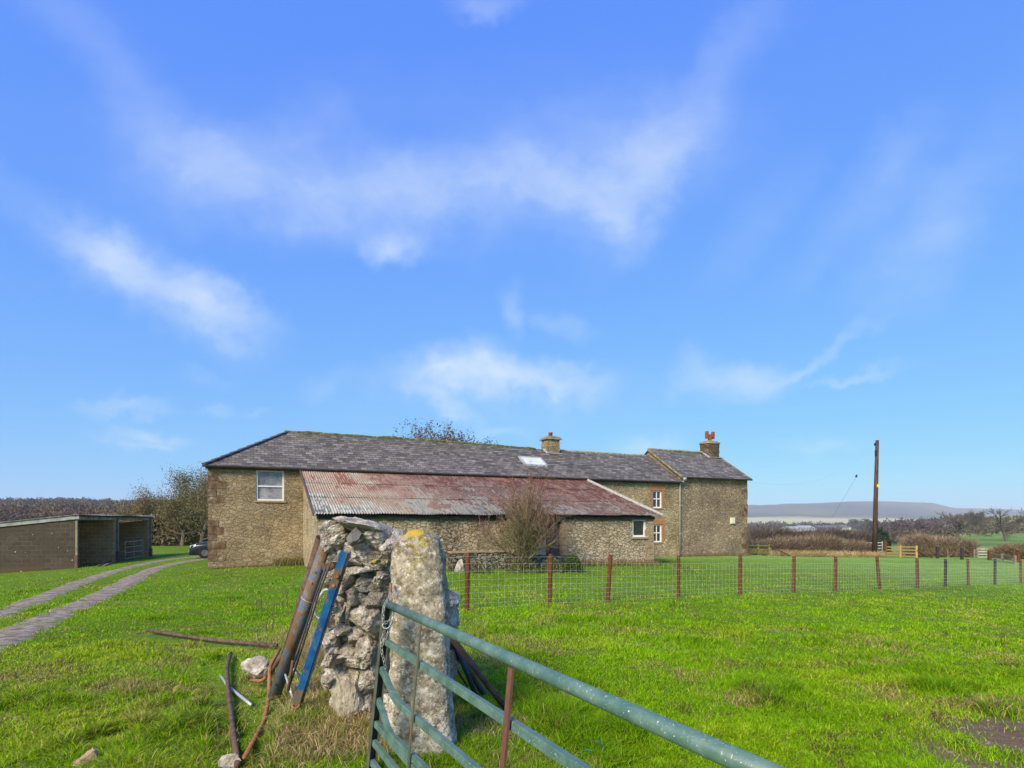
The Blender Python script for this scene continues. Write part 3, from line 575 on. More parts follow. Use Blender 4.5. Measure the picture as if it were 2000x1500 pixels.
M['gravel'] = pm('worn_gravel', [((.07, .05, .035), 0), ((.18, .14, .105), .3), ((.28, .23, .18), .55), ((.40, .34, .27), .8), ((.6, .54, .46), 1)], 5, .95, .8, .02, 8)
def ribbon(L, w, name):
    m = MB(); cols_ = 9; v = []; nn = len(L)
    for i in range(nn):
        t = L[min(i+1, nn-1)]-L[max(i-1, 0)]; t = t/np.linalg.norm(t); s_ = np.array((t[1], -t[0]))
        for j in range(cols_):
            q = (j/(cols_-1)-.5)*2; ww = w*(1+.5*(float(fbm(L[i][0]*1.3, L[i][1]*1.3, 40+(j > 4)))-.5))
            p = L[i]+s_*q*ww; v.append((p[0], p[1], g1(p[0], p[1])+.022-.03*abs(q)**4))
    f = [(i*cols_+j, i*cols_+j+1, (i+1)*cols_+j+1, (i+1)*cols_+j) for i in range(nn-1) for j in range(cols_-1)]
    m.add(v, f); o = m.build(name, M['gravel'], None, True); return tag(o, kind='structure')
ribbon(TA, .38, 'gravel_track'); ribbon(TB, .42, 'gravel_track')

# ---------------------------------------------------------------- grass blades
def blades(name, X, Y, H, Wd, C, lean=.45, mat=None, kind='stuff', z=None, curl=.5):
    n_ = len(X); Z = gz(X, Y)-.01 if z is None else z
    a = rng.uniform(0, 2*math.pi, n_); b = rng.uniform(0, 2*math.pi, n_); L = H*lean*rng.uniform(.2, 1.5, n_)
    dx, dy_ = np.cos(a)*Wd/2, np.sin(a)*Wd/2; lx_, ly_ = np.cos(b)*L, np.sin(b)*L
    V = np.empty((n_, 5, 3))
    V[:, 0] = np.stack([X-dx, Y-dy_, Z], 1); V[:, 1] = np.stack([X+dx, Y+dy_, Z], 1)
    mx, my, mz = X+lx_*.38, Y+ly_*.38, Z+H*.6
    V[:, 2] = np.stack([mx+dx*.75, my+dy_*.75, mz], 1); V[:, 3] = np.stack([mx-dx*.75, my-dy_*.75, mz], 1)
    V[:, 4] = np.stack([X+lx_, Y+ly_, Z+H*(1-curl*np.minimum(L/H, 1)*.5)], 1)
    base = np.arange(n_)[:, None]*5
    idx = np.concatenate([base+np.array([0, 1, 2, 3]), base+np.array([3, 2, 4])], 1).ravel(); lens = np.tile([4, 3], n_)
    Cv = np.repeat(C[:, None, :], 5, 1)
    o = raw(name, V.reshape(-1, 3), lens, idx, mat or M['grass'], None, False, Cv.reshape(-1, 3)); return tag(o, kind=kind)
def bl(X, Y): return (X-B0[0])*BU[0]+(Y-B0[1])*BU[1], (X-B0[0])*BV[0]+(Y-B0[1])*BV[1]
def clear(X, Y):
    s, t = bl(X, Y); inb = ((s > -.05) & (s < 31.2) & (t > -.05) & (t < 6.2)) | ((s > 3.8) & (s < 18.7) & (t > -6.55) & (t < .1))
    shed = (X < -22.4) & (X > -32) & (Y > 29) & (Y < 38.6)
    return ~inb & ~shed & (track_d(X, Y) > .02+.36*rng.random(len(X))**.7) & (rng.random(len(X)) > np.clip(mud(X, Y)*2.2, 0, .97))
N1 = 900000
px_ = rng.uniform(-250, 2250, N1); py_ = HY+ (rng.random(N1)**1.1)*(1640-1066)+46
Yg = F*(CH+.1)/(py_-HY); Yg = Yg*rng.uniform(.97, 1.03, N1); Xg = (px_-HX)/F*Yg
NB = 70000; Xb = rng.uniform(-8, 8, NB); Yb = rng.uniform(-3, 3.2, NB)          # around and behind the camera's feet, thinner
ps_ = rng.uniform(0, 900, 260000); ps_ = np.where(rng.random(260000) < .5, -250-ps_, 2250+ps_); Ys_ = F*(CH+.1)/(rng.random(260000)**1.1*560+50); Xs_ = (ps_-HX)/F*Ys_     # thinner turf to either side
Xg = np.concatenate([Xg, Xb, Xs_]); Yg = np.concatenate([Yg, Yb, Ys_])
ok = (Yg < 44) & clear(Xg, Yg); Xg, Yg = Xg[ok], Yg[ok]
PIPES = [[(289, 1240), (541, 1271)], [(451, 1284), (443, 1314), (446, 1362), (454, 1425), (464, 1510)], [(418, 1300), (447, 1342), (491, 1386)], [(525, 1365), (516, 1410), (478, 1506)], [(502, 1337), (545, 1300)]]
pd_ = np.full(len(Xg), 9.); nearp = (Xg < 0) & (Xg > -7) & (Yg < 10)
for pl in PIPES:
    gpl = np.array([gp(*q) for q in pl]); pd_[nearp] = np.minimum(pd_[nearp], dist_line(Xg[nearp], Yg[nearp]+.05, gpl))
tuft = fbm(Xg*1.1+.4*fbm(Xg*3, Yg*3, 50), Yg*1.1, 51); fine_ = fbm(Xg*4.3, Yg*4.3, 52); big_ = fbm(Xg*.33, Yg*.33, 53); cl = fbm(Xg*2.2, Yg*2.2, 57)
rg = np.hypot(Xg, Yg); left = np.clip((-Xg-.3)/1.5, 0, 1)
tus = np.clip((tuft-.55)*6, 0, 1)*np.clip((fine_-.35)*3, 0, 1)
Hh = (.022+.030*fine_+.085*tus+.02*(cl > .55))*rng.uniform(.5, 1.45, len(Xg))*np.clip(1.05-rg/60, .6, 1)
Hh *= np.where(pd_ < .14, .38, 1)*np.clip(1.55-rg/14, 1, 1.4)
Ww = np.clip(.0034+.00075*rg, .0036, .024)
rnd = rng.random((len(Xg), 1)); g_a = np.array((.105, .225, .004)); g_b = np.array((.30, .54, .008)); g_c = np.array((.56, .58, .04)); g_d = np.array((.56, .44, .17)); g_e = np.array((.06, .145, .005))
tone = np.clip(.15+.95*(.5*big_+.5*cl)[:, None]*1.0+.55*(rnd-.5), 0, 1)
C = g_a*(1-tone)+g_b*tone
dk = (np.clip((tus-.25), 0, 1)*.55)[:, None]; C = C*(1-dk)+g_e*dk*1.2
yp = np.clip(.06+2.4*(fbm(Xg*.9, Yg*.9, 56)-.52)+.34*left*(rg < 12), .03, .68); yel = rng.random(len(Xg)) < yp; C[yel] = C[yel]*.45+g_c*.55
dp = np.clip((fbm(Xg*1.9, Yg*1.9, 55)-.55)*2.6, .015, .62)+.13*left*(rg < 9); dead = rng.random(len(Xg)) < dp; C[dead] = g_d*(.35+.75*rng.random((dead.sum(), 1)))
br0 = (fbm(Xg*2.7, Yg*2.7, 58) > .70) & (rng.random(len(Xg)) < .35); C[br0] = np.array((.16, .11, .05))*(.6+.8*rng.random((br0.sum(), 1)))
C = C*(.58+.80*rng.random((len(Xg), 1)))
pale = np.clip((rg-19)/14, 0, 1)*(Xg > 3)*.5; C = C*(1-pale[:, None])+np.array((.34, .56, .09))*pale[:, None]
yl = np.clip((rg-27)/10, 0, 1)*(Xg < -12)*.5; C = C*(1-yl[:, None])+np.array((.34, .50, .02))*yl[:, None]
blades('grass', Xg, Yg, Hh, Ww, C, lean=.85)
k = 15000; q_ = rng.random(k)**.6*7+3.2; a_ = rng.uniform(-1.0, 1.0, k); Xl = q_*np.sin(a_); Yl = q_*np.cos(a_); o_k = clear(Xl, Yl) & (rng.random(k) < .25+.75*(Xl < .3)); Xl, Yl = Xl[o_k], Yl[o_k]; k = len(Xl)
blades('fallen_straw', Xl, Yl, rng.uniform(.02, .055, k), np.full(k, .0034), np.array((.52, .42, .2))*rng.uniform(.5, 1.2, (k, 1)), lean=3.2, curl=1.2, z=gz(Xl, Yl)+.015)

def onebox(name, mat, parent, *a): m = MB(); m.box(*a); return m.build(name, M[mat], parent)
# ================================================================ LONG BARN RANGE (local frame: x along the front, y into depth)
def s_of(x, t=0.):
    k = (x-HX)/F; X0 = B0[0]+BV[0]*t; Z0 = B0[1]+BV[1]*t; return (Z0*k-X0)/(BU[0]-BU[1]*k)
def z_of(y, s, t=0.): return CH+(HY-y)/F*(B0[1]+BU[1]*s+BV[1]*t)
def rect(x0, y0, x1, y1, t=0.):
    a, b = s_of(x0, t), s_of(x1, t); return a, b, z_of(y1, (a+b)/2, t), z_of(y0, (a+b)/2, t)
def panel(m, x0, x1, z0, ztop, y, holes, depth=.28, face=-1):
    """front skin of a wall with openings and their reveals; ztop is a number"""
    xs = sorted({x0, x1, *[h[0] for h in holes], *[h[1] for h in holes]}); zs = sorted({z0, ztop, *[h[2] for h in holes], *[h[3] for h in holes]})
    for a, b in zip(xs[:-1], xs[1:]):
        for c, d_ in zip(zs[:-1], zs[1:]):
            mx, mz = (a+b)/2, (c+d_)/2
            if any(h[0] < mx < h[1] and h[2] < mz < h[3] for h in holes): continue
            m.quad((a, y, c), (b, y, c), (b, y, d_), (a, y, d_))
    for h in holes:
        a, b, c, d_ = h; e = y+depth
        m.quad((a, y, c), (a, y, d_), (a, e, d_), (a, e, c)); m.quad((b, y, c), (b, e, c), (b, e, d_), (b, y, d_))
        m.quad((a, y, c), (a, e, c), (b, e, c), (b, y, c)); m.quad((a, y, d_), (b, y, d_), (b, e, d_), (a, e, d_))
def frame_bars(m, a, b, c, d_, y, w=.07, t=.05, mull=(), trans=()):
    m.box(a, a+w, y, y+t, c, d_); m.box(b-w, b, y, y+t, c, d_); m.box(a+w, b-w, y, y+t, c, c+w); m.box(a+w, b-w, y, y+t, d_-w, d_)
    for q in mull: m.box(q-w*.3, q+w*.3, y+.008, y+t-.008, c+w, d_-w)
    for q in trans: m.box(a+w, b-w, y+.004, y+t-.004, q-w*.4, q+w*.4)
barn = empty('stone_barn', 'long low stone barn range with hipped slate roof, mossy ridge, skylight and small chimney', 'barn', None, (B0[0], B0[1], 0), TH)
EZ = 4.12
RS = np.array([-.5, 3.3, 11, 15.2, 17.7, 25.3, 32]); RZ = np.array([6.14, 6.17, 6.17, 6.06, 6.0, 5.97, 5.97])
w1 = rect(500, 918, 555, 978); wu = rect(1146, 943, 1166, 990); w2 = rect(1275, 958, 1293, 992); w3 = rect(1275, 1024, 1293, 1059)
m = MB(); panel(m, 0, 6.5, -1.5, EZ, 0, [w1]); m.quad((0, 0, -1.5), (0, 0, EZ), (0, 6.1, EZ), (0, 6.1, -1.5)); m.quad((0, 6.1, -1.5), (0, 6.1, EZ), (25.6, 6.1, EZ), (25.6, 6.1, -1.5))
m.build('barn_wall', M['wall_barn'], barn)
m = MB(); panel(m, 6.5, 25.6, -1.5, EZ, 0, [wu, w2, w3]); m.build('house_range_wall', M['wall_range'], barn)
# rough buttressed foot of the barn wall
m = MB()
for s0 in np.arange(0.05, 3.8, .42):
    mm = .03+.05*random.random(); m.box(s0, s0+.40, -mm, .01, -1.2, -.05+.18*random.random())
# quoins
m2 = MB(); zq = -.4; i = 0
while zq < EZ-.5:
    h = .26+.16*random.random(); L_ = .62 if i % 2 else .36; L_ *= .85+.3*random.random()
    if random.random() < .85: onebox('quoin_stone', 'quoin', barn, -.012, L_, -.013-.012*random.random(), .02, zq+.01, zq+h-.012)
    zq += h; i += 1
def slates(m, s0f, s1f, t0, t1, zf0, zf1, rows, segs, thick=.014, amp=.015):
    """lapped slate courses: every course is a strip whose lower edge rides above the one below"""
    for r in range(rows):
        a, b = r/rows, (r+1)/rows
        for q in range(1):
            v = []
            for i in range(segs+1):
                row = []
                for f, lift in ((a, thick), (b+.012, .0)):
                    t = t0+(t1-t0)*f; s = s0f(t)+(s1f(t)-s0f(t))*i/segs
                    zz = zf0+(zf1(s)-zf0)*f + lift + amp*(float(fbm(s*.5, t*1.3+r*.07, 61))-.5)*2 + .004*random.random()
                    row.append((s, t, zz))
                v += [(row[0][0], row[0][1], row[0][2]-thick), row[0], row[1]]
            m.add(v, [f_ for i in range(segs) for f_ in ((3*i, 3*i+3, 3*i+4, 3*i+1), (3*i+1, 3*i+4, 3*i+5, 3*i+2))])
m = MB(); t0, t1 = -.22, 3.05; apex = 3.3
rz = lambda s: float(np.interp(s, RS, RZ))
hipx = lambda t: -.15+(apex+.15)*max(0., (t-t0)/(t1-t0))
slates(m, hipx, lambda t: 25.62, t0, t1, EZ-.03, rz, 17, 90, .024, .03)
m.add([(-.15, t0, EZ-.03), (apex, t1, 6.17), (-.15, 6.3, EZ-.03)], [(0, 2, 1)]); m.add([(-.15, 6.3, EZ-.03), (apex, t1, 6.17), (25.6, t1, 5.97), (25.6, 6.3, EZ-.03)], [(0, 3, 2, 1)])
roof = m.build('slate_roof', M['slate'], barn)
m = MB(); N = 10
for i in range(N):     # overlapping hip tiles
    a = i/N; b = (i+1)/N+.015; pa = np.array((-.15+(apex+.15)*a, t0+(t1-t0)*a, EZ+.03+(6.17-EZ)*a)); pb = np.array((-.15+(apex+.15)*b, t0+(t1-t0)*b, EZ+.0+(6.17-EZ)*b))
    m.bar(pa, pb, .26, .055, w2=.24, h2=.05)
m.build('hip_tile', M['hip_tile'], roof)
def ridge(m, s0, s1, y, zf, r=.10, step=.16, lump=.05):
    n_ = int((s1-s0)/step); pts = []; rs = []
    for i in range(n_+1):
        s = s0+(s1-s0)*i/n_; pts.append((s, y, zf(s)+.0+.02*math.sin(s*3.1)*random.random())); rs.append(r+lump*(float(fbm(s*2.3, y, 71))-.4))
    m.tube(pts, rs, 8)
m = MB(); ridge(m, apex-.1, 17.2, t1, rz, .09, .14, .07); m.build('mossy_ridge', M['moss'], roof, True)
m = MB(); ridge(m, 17.9, 25.35, t1, rz, .085, .14, .05); m.build('ridge_tiles', M['ridge_clay'], roof, True)
m = MB(); m.tube([(-.2, t0-.05, EZ-.06), (25.5, t0-.05, EZ-.06)], .05, 8); m.box(-.1, 25.5, -.14, -.005, EZ-.16, EZ-.03); m.build('gutter', M['gutter'], barn)
def window(parent, r, y, mat_g, mat_f, name='window', w=.07, mull=(), trans=(), sill=True):
    a, b, c, d_ = r; g = MB(); g.box(a+.01, b-.01, y+.10, y+.115, c+.01, d_-.01); g = g.build(name, mat_g, parent)
    f = MB(); frame_bars(f, a+.002, b-.002, c+.002, d_-.002, y+.045, w, .05, [a+(b-a)*q for q in mull], [c+(d_-c)*q for q in trans]); f.build('window_frame', mat_f, g)
    if sill:
        q = MB(); q.box(a-.08, b+.08, y-.06, y+.06, c-.075, c-.003); q.build('window_sill', M['sandstone'], g)
    return g
g = window(barn, w1, .0, M['glass_milky'], M['frame_white'], w=.075, trans=(.47,))
for wr in (w2, w3): window(barn, wr, .02, M['glass_dark'], M['upvc'], w=.07, mull=(.5,), trans=(.52,))
window(barn, wu, .02, M['curtain'], M['upvc'], w=.06)
for wr in (w2, w3, wu):      # brick surrounds
    m = MB(); a, b, c, d_ = wr; zz = c; i = 0
    while zz < d_-.01:
        L_ = .22 if i % 2 else .12
        for (x0, x1) in ((a-L_, a-.004), (b+.004, b+L_)): m.box(x0, x1, -.014, .02, zz+.006, min(zz+.068, d_))
        zz += .075; i += 1
    for q in np.arange(a-.2, b+.2, .085): m.box(q, q+.072, -.018, .02, d_+.006, d_+.29)
    m.build('brick_surround', M['brick_red'], barn)
# skylight: a flat roof window lying on the slates
slope = (6.05-EZ+.03)/(t1-t0)
def on_roof(s, t, up=0.): return np.array((s, t, EZ-.03+(rz(s)-(EZ-.03))*(t-t0)/(t1-t0)+up))
def roof_pt(x, y):     # photo pixel -> slope plane of the front pitch
    lo, hi = t0, t1
    for _ in range(40):
        t = (lo+hi)/2; s = s_of(x, t)
        if CH+(HY-y)/F*(B0[1]+BU[1]*s+BV[1]*t) > on_roof(s, t)[2]: lo = t
        else: hi = t
    return s_of(x, t), t
sa, ta = roof_pt(1013, 894); sb, tb = roof_pt(1045, 911)
sw = s_of(1054, ta)-s_of(1013, ta); s0_ = (sa+s_of(1027, tb))/2
m = MB(); q = [on_roof(s0_, tb, .06), on_roof(s0_+sw, tb, .06), on_roof(s0_+sw, ta, .06), on_roof(s0_, ta, .06)]; m.add(q, [(0, 1, 2, 3)]); sk = m.build('skylight', M['glass_sky'], roof)
m = MB()
for i in range(4): m.bar(q[i]+np.array((0, 0, .0)), q[(i+1) % 4]+np.array((0, 0, .0)), .07, .11)
m.build('skylight_frame', M['lead'], sk)
# small chimney with capping slabs and a clay pot
def chimney(parent, s, y, half, depth, z0, z1, roofz, name='chimney', mat=None):
    m = MB(); n_ = 7; rows = []
    zs = np.linspace(z0, z1, n_)
    for i in range(n_-1):
        j = .02; a = random.uniform(-j, j); b = random.uniform(-j, j); m.box(s-half+a, s+half+b, y-depth+a, y+depth+b, zs[i]+.004, zs[i+1]-.004)
    m.box(s-half+.03, s+half-.03, y-depth+.03, y+depth-.03, z0, z1-.01)
    return m.build(name, mat or M['wall_range'], parent)
sc1 = s_of(1076, 3.0)
ch = chimney(barn, sc1, 3.05, .42, .40, 5.3, 6.62, 6.0)
m = MB()
for i, (hw, z) in enumerate(((.52, 6.62), (.46, 6.70), (.30, 6.77))): m.box(sc1-hw, sc1+hw, 3.05-hw*.95, 3.05+hw*.95, z+.003, z+.075)
m.build('capping_slab', M['ridge_clay'], ch)
m = MB(); m.tube([(sc1, 3.05, 6.83), (sc1, 3.05, 7.04), (sc1, 3.05, 7.05), (sc1, 3.05, 7.10)], [.125, .115, .14, .14], 14); m.build('chimney_pot', M['clay'], ch, True)
for z in (6.28, 6.46): m = MB(); m.bar((sc1+.4, 2.9, z), (sc1+.62, 2.9, z+.01), .02, .02); m.build('aerial_bracket', M['lead'], ch)
m = MB(); m.bar(on_roof(sc1-.46, 3.05, .05), on_roof(sc1-.46, 2.55, .05), .12, .05); m.bar(on_roof(sc1-.46, 2.60, .04), on_roof(sc1+.46, 2.60, .04), .16, .04); m.build('lead_flashing', M['lead'], ch)
# lead line where the two old roofs meet, coping kept low
m = MB(); sj = s_of(1110, 2.6)
# ================================================================ TALLER FARMHOUSE END
house = empty('farmhouse_end', 'taller stone end of the farmhouse with slate roof, grey downpipe and big chimney', 'farmhouse', None, (B0[0]+BU[0]*25.6, B0[1]+BU[1]*25.6, 0), TH)
def hx(s): return s-25.6
EH, RH = 4.42, 6.42; L = 5.5+.0; sr = s_of(1459)-25.6
m = MB(); panel(m, 0, sr, -1.5, EH, -.03, []); y0, y1, ym = -.03, 6.15, 3.05
for s in (0.0, sr): m.add([(s, y0, -1.5), (s, y0, EH), (s, ym, RH-.03), (s, y1, EH), (s, y1, -1.5)], [(0, 1, 2, 3, 4)])
m.quad((0, y1, -1.5), (sr, y1, -1.5), (sr, y1, EH), (0, y1, EH)); m.build('house_wall', M['wall_house'], house)
m = MB(); slates(m, lambda t: -.12, lambda t: sr+.16, -.28, ym, EH-.02, lambda s: RH+.03*math.cos(s*.7), 17, 24)
m.add([(-.12, y1+.15, EH-.03), (-.12, ym, RH), (sr+.16, ym, RH), (sr+.16, y1+.15, EH-.03)], [(0, 1, 2, 3)])
hr = m.build('slate_roof', M['slate'], house)
m = MB(); ridge(m, -.12, sr+.1, ym, lambda s: RH+.03, .075, .2, .04); m.build('ridge_tiles', M['ridge_clay'], hr, True)
for s in (-.125, sr+.155): m = MB(); m.bar((s, -.27, EH-.03), (s, ym, RH-.02), .05, .10); m.build('verge', M['ridge_clay'], hr)
m = MB(); m.tube([(-.05, -.33, EH-.05), (sr+.1, -.33, EH-.05)], .05, 8); m.build('gutter', M['gutter'], house)
m = MB(); m.tube([(.02, -.32, 4.38), (.0, -.30, 4.18), (-.13, -.12, 3.95), (-.14, -.10, 3.8), (-.14, -.10, -.35)], .052, 12)
for z in (.9, 2.6): m.tube([(-.14, -.10, z), (-.14, -.10, z+.07)], .066, 12)
m.box(-.06, .12, -.42, -.24, 4.18, 4.36); m.build('downpipe', M['pipe_grey'], house, True)
sc2 = s_of(1386, ym)-25.6
m = MB(); n_ = 22
def oval(z, a, b): return [(sc2+a*math.copysign(abs(math.cos(q))**.6, math.cos(q)), ym+b*math.copysign(abs(math.sin(q))**.6, math.sin(q)), z) for q in np.linspace(0, 2*math.pi, n_, endpoint=False)]
def loft(m, rings, cap=True):
    k = len(rings[0]); v = [p for r in rings for p in r]; f = [(i*k+j, i*k+(j+1) % k, (i+1)*k+(j+1) % k, (i+1)*k+j) for i in range(len(rings)-1) for j in range(k)]
    if cap: f += [tuple(reversed(range(k))), tuple(range((len(rings)-1)*k, len(rings)*k))]
    m.add(v, f)
loft(m, [oval(z, .60+.03*math.sin(z*40), .50) for z in np.linspace(5.6, 7.05, 14)])
ch2 = m.build('chimney', rubble('chimney_rubble', [(.07, .06, .03), (.16, .12, .07), (.22, .17, .10), (.28, .22, .13)], (.05, .045, .025), 5.5, .06, relief=.04, seed=8, mvar=.1), house)
m = MB(); loft(m, [oval(7.05, .66, .55), oval(7.14, .66, .55), oval(7.26, .40, .34), oval(7.32, .16, .14)]); m.build('chimney_cap', M['ridge_clay'], ch2)
m = MB(); m.tube([(sc2+.02, ym, 7.28), (sc2+.02, ym, 7.62)], .13, 12)
m.bar((sc2-.25, ym, 7.66), (sc2+.29, ym, 7.66), .22, .16)
for s in (-.25, .29): m.bar((sc2+s, ym, 7.44), (sc2+s, ym, 7.94), .20, .16, up=(1, 0, 0))
m.build('chimney_cowl', M['cowl'], ch2)
m = MB(); 
def on_h(s, t, u=.04): return np.array((s, t, EH-.02+(RH-EH+.02)*(t+.28)/(ym+.28)+u))
m.bar(on_h(sc2-.62, ym), on_h(sc2-.62, 2.35), .14, .05); m.bar(on_h(sc2-.62, 2.42), on_h(sc2+.62, 2.42), .14, .03); m.build('lead_flashing', M['lead'], ch2)
a, b, c, d_ = rect(1425, 1011, 1433, 1023); m = MB(); m.box(a-25.6, b-25.6, -.13, -.032, c, d_); m.box(a-25.6+.03, b-25.6-.03, -.15, -.13, c+.03, d_-.03); m.build('alarm_box', M['cream'], house)
m = MB(); m.box(sr-.28, sr+.012, -.045, .0, 3.0, EH-.03)
zq = -.4; i = 0
m = MB()
while zq < EH-.45:
    h = .3+.1*random.random(); L_ = .5 if i % 2 else .3
    if random.random() < .6: onebox('quoin_stone', 'quoin', house, sr-L_, sr+.012, -.044, .01, zq+.012, zq+h-.012)
    zq += h; i += 1

# ================================================================ LEAN-TO with rusty corrugated roof
lean = empty('lean_to_shed', 'low stone lean-to with rusty red and grey corrugated roof, before the barn', 'shed', None, (B0[0], B0[1], 0), TH)
T = -6.5; LS0, LS1 = 3.86, 18.55; LE, LT = 1.90, 4.02
dr = rect(1045, 1015, 1097, 1112, T); wn = rect(1235, 1011, 1262, 1049, T)
dr = (dr[0], dr[1], -.6, 1.72); wn = (wn[0], wn[1], wn[2], min(wn[3], LE-.10))
m = MB(); panel(m, LS0, LS1, -1.5, LE, T, [dr, wn], .35)
for s in (LS0, LS1): m.add([(s, T, -1.5), (s, T, LE), (s, -.02, LT), (s, -.02, -1.5)], [(0, 1, 2, 3)])
m.build('shed_wall', M['wall_lean'], lean)
# corrugated sheets, three overlapping rows, real sine corrugations
m = MB(); pitch = .10; per = 8; ns = int((LS1+.25-(LS0-.12))/pitch*per); S_ = np.linspace(LS0-.12, LS1+.25, ns+1)
rows = [(0, .345), (.325, .68), (.66, 1.0)]
for r, (a, b) in enumerate(rows):
    v = []
    for f, lift in ((a, .022*(r > 0)+.002), ((a+b)/2, .010), (b, 0.)):
        t = -6.78+(6.76)*f
        for s in S_:
            sheet = int((s-LS0+.2)/.76); jit = (((sheet*7919+r*104729) % 97)/97-.5)
            tt = t+(.09*jit if f == a and r > 0 else (.05*jit if f == a else 0))
            sag = -.03*math.sin(math.pi*min(1, max(0, f)))+.03*(float(fbm(s*.35, f*2, 81))-.5)
            v.append((s, tt, LE+.06+(LT-LE-.04)*(tt+6.78)/6.76+lift+sag+.019*math.sin(2*math.pi*s/pitch)+.012*jit))
    n1 = ns+1; m.add(v, [(i*n1+j, i*n1+j+1, (i+1)*n1+j+1, (i+1)*n1+j) for i in range(2) for j in range(ns)])
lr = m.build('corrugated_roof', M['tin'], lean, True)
m = MB(); m.bar((LS1+.27, -6.82, LE+.075), (LS1+.27, -.05, LT+.07), .05, .11); m.build('verge_board', M['white_verge'], lr)
m = MB(); m.bar((LS0-.14, -6.75, LE+.02), (LS0-.14, -.05, LT+.01), .04, .12); m.build('verge_board', M['rustdark'], lr)
m = MB(); m.box(LS0-.1, LS1+.2, -.03, -.003, LT-.03, LT+.03); 
for s in np.arange(LS0, LS1, .23): m.box(s+.02, s+.17, -.09-.03*random.random(), -.03, LT-.0, LT+.075)
m.build('mortar_fillet', M['ridge_clay'], lr)
m = MB(); m.box(LS0+.02, LS1, T-.10, T-.003, LE-.13, LE+.0); m.build('eaves_board', M['gutter'], lean)
m = MB(); m.box(LS0+.1, LS0+1.6, T-.05, T-.003, LE-.42, LE-.14); m.build('stone_lintel', M['sandstone'], lean)
a, b, c, d_ = dr; m = MB(); m.box(a-1.9, b+.25, T-.03, T-.003, d_+.01, d_+.16-.03); m.build('door_lintel', M['boards'], lean)
m = MB()
for i in range(6): x = a+.04+(b-a-.08)*i/6; m.box(x+.004, x+(b-a-.08)/6-.006, T+.16, T+.19, -.5, d_-.05)
dd = m.build('door', M['boards'], lean)
m = MB(); m.bar((a+.68, T+.12, -.4), (a+.68, T+.12, d_-.02), .09, .07, up=(0, 1, 0)); m.build('door_post', M['post_red'], dd)
m = MB(); m.box(a, a+.55, T+.09, T+.13, -.4, .95); m.build('metal_sheet', M['lead'], dd)
m = MB(); zq = -.3; i = 0
while zq < 1.6:
    onebox('door_jamb_stone', 'sandstone', lean, b+.004, b+(.5 if i % 2 else .3), T-.016, T+.02, zq+.01, zq+.30); onebox('door_jamb_stone', 'sandstone', lean, a-(.3 if i % 2 else .45), a-.004, T-.016, T+.02, zq+.01, zq+.30); zq += .32; i += 1
g = window(lean, wn, T, M['glass_dark'], M['upvc'], w=.085)
m = MB(); zq = -.4; i = 0
while zq < LE-.3:
    onebox('quoin_stone', 'sandstone', lean, LS1-(.48 if i % 2 else .3), LS1+.012, T-.014, T+.02, zq+.012, zq+.27)
    onebox('quoin_stone', 'sandstone', lean, LS0-.012, LS0+(.4 if i % 2 else .26), T-.014, T+.02, zq+.012, zq+.27); zq += .29; i += 1

def wl(s, t, z=0.): return np.array((B0[0]+BU[0]*s+BV[0]*t, B0[1]+BU[1]*s+BV[1]*t, z))
# steps / little hurdle beside the lean-to corner
hs_ = s_of(1309, -.9)
hur = empty('iron_hurdle', 'small rusty metal gate standing by the house wall behind the lean-to corner', 'gate', None, tuple(wl(18.9, -1.5, 0)), TH)
m = MB(); zb = g1(*wl(19.2, -1.5)[:2]); 
for x in (.0, .45): m.bar((x, 0, zb), (x, 0, zb+1.15), .05, .05, up=(0, 1, 0))
for z in np.linspace(.15, 1.1, 6): m.bar((0, 0, zb+z), (.45, 0, zb+z), .03, .03)
m.build('bars', M['green_steel'], hur)
m = MB()
for z in np.linspace(.15, 1.15, 6): m.bar((.47, 0, zb+z), (1.0, .9, zb+z+.05), .03, .03)
for q in (0.1, .5, .95): m.bar((.47+.53*q, .9*q, zb+.15+.05*q), (.47+.53*q, .9*q, zb+1.15+.05*q), .03, .03, up=(0, 1, 0))
m.build('open_leaf', M['galv'], hur)

# low garden wall with ledge
gs0, gs1, gt = s_of(880, -7.7), s_of(1128, -7.7), -7.7
gw = empty('garden_wall', 'low mossy stone garden wall in front of the lean-to', 'wall', None, (B0[0], B0[1], 0), TH)
m = MB(); k = 26
for i in range(k):
    a, b = gs0+(gs1-gs0)*i/k, gs0+(gs1-gs0)*(i+1)/k; p = wl((a+b)/2, gt); zb = g1(p[0], p[1]); top = zb+.60+.05*random.random()-(.12 if i > k*.6 else 0)
    m.box(a, b, gt-.02*random.random(), gt+.35, zb-.3, top)
m.build('wall_body', M['garden_wall'], gw)
m = MB(); p = wl(gs0+1, gt); zt = g1(p[0], p[1])+.66; m.box(gs0, gs0+2.3, gt-.05, gt+.40, zt, zt+.05); m.build('coping', M['sandstone'], gw)

# ================================================================ BLOCK SHED (open fronted)
A_ = np.array((-22.6, 30.)); Bp = np.array((-23.7, 38.)); fu = (Bp-A_)/np.linalg.norm(Bp-A_); fw = np.array((-fu[1], fu[0]))   # fw points left, away from the front
SHR = math.atan2(fu[1], fu[0]); LN = np.linalg.norm(Bp-A_)
shed = empty('block_shed', 'open-fronted concrete block shed with two bays and pale sheet roof', 'shed', None, (A_[0], A_[1], 0), SHR)
DP = 7.0; zt_ = 2.02; drop = .75     # local x along the front, local y to the back (left)
def roofz(y): return zt_-drop*y/DP*1.05
m = MB()
def blockwall(m, x0, x1, ya, yb, zlow=-2.2, dz=0.):
    v = []
    for x in (x0, x1):
        for y in (ya, yb): v += [(x, y, zlow), (x, y, roofz(y)-.22+dz)]
    m.add(v, [(0, 2, 3, 1), (4, 5, 7, 6), (0, 1, 5, 4), (2, 6, 7, 3), (1, 3, 7, 5), (0, 4, 6, 2)])
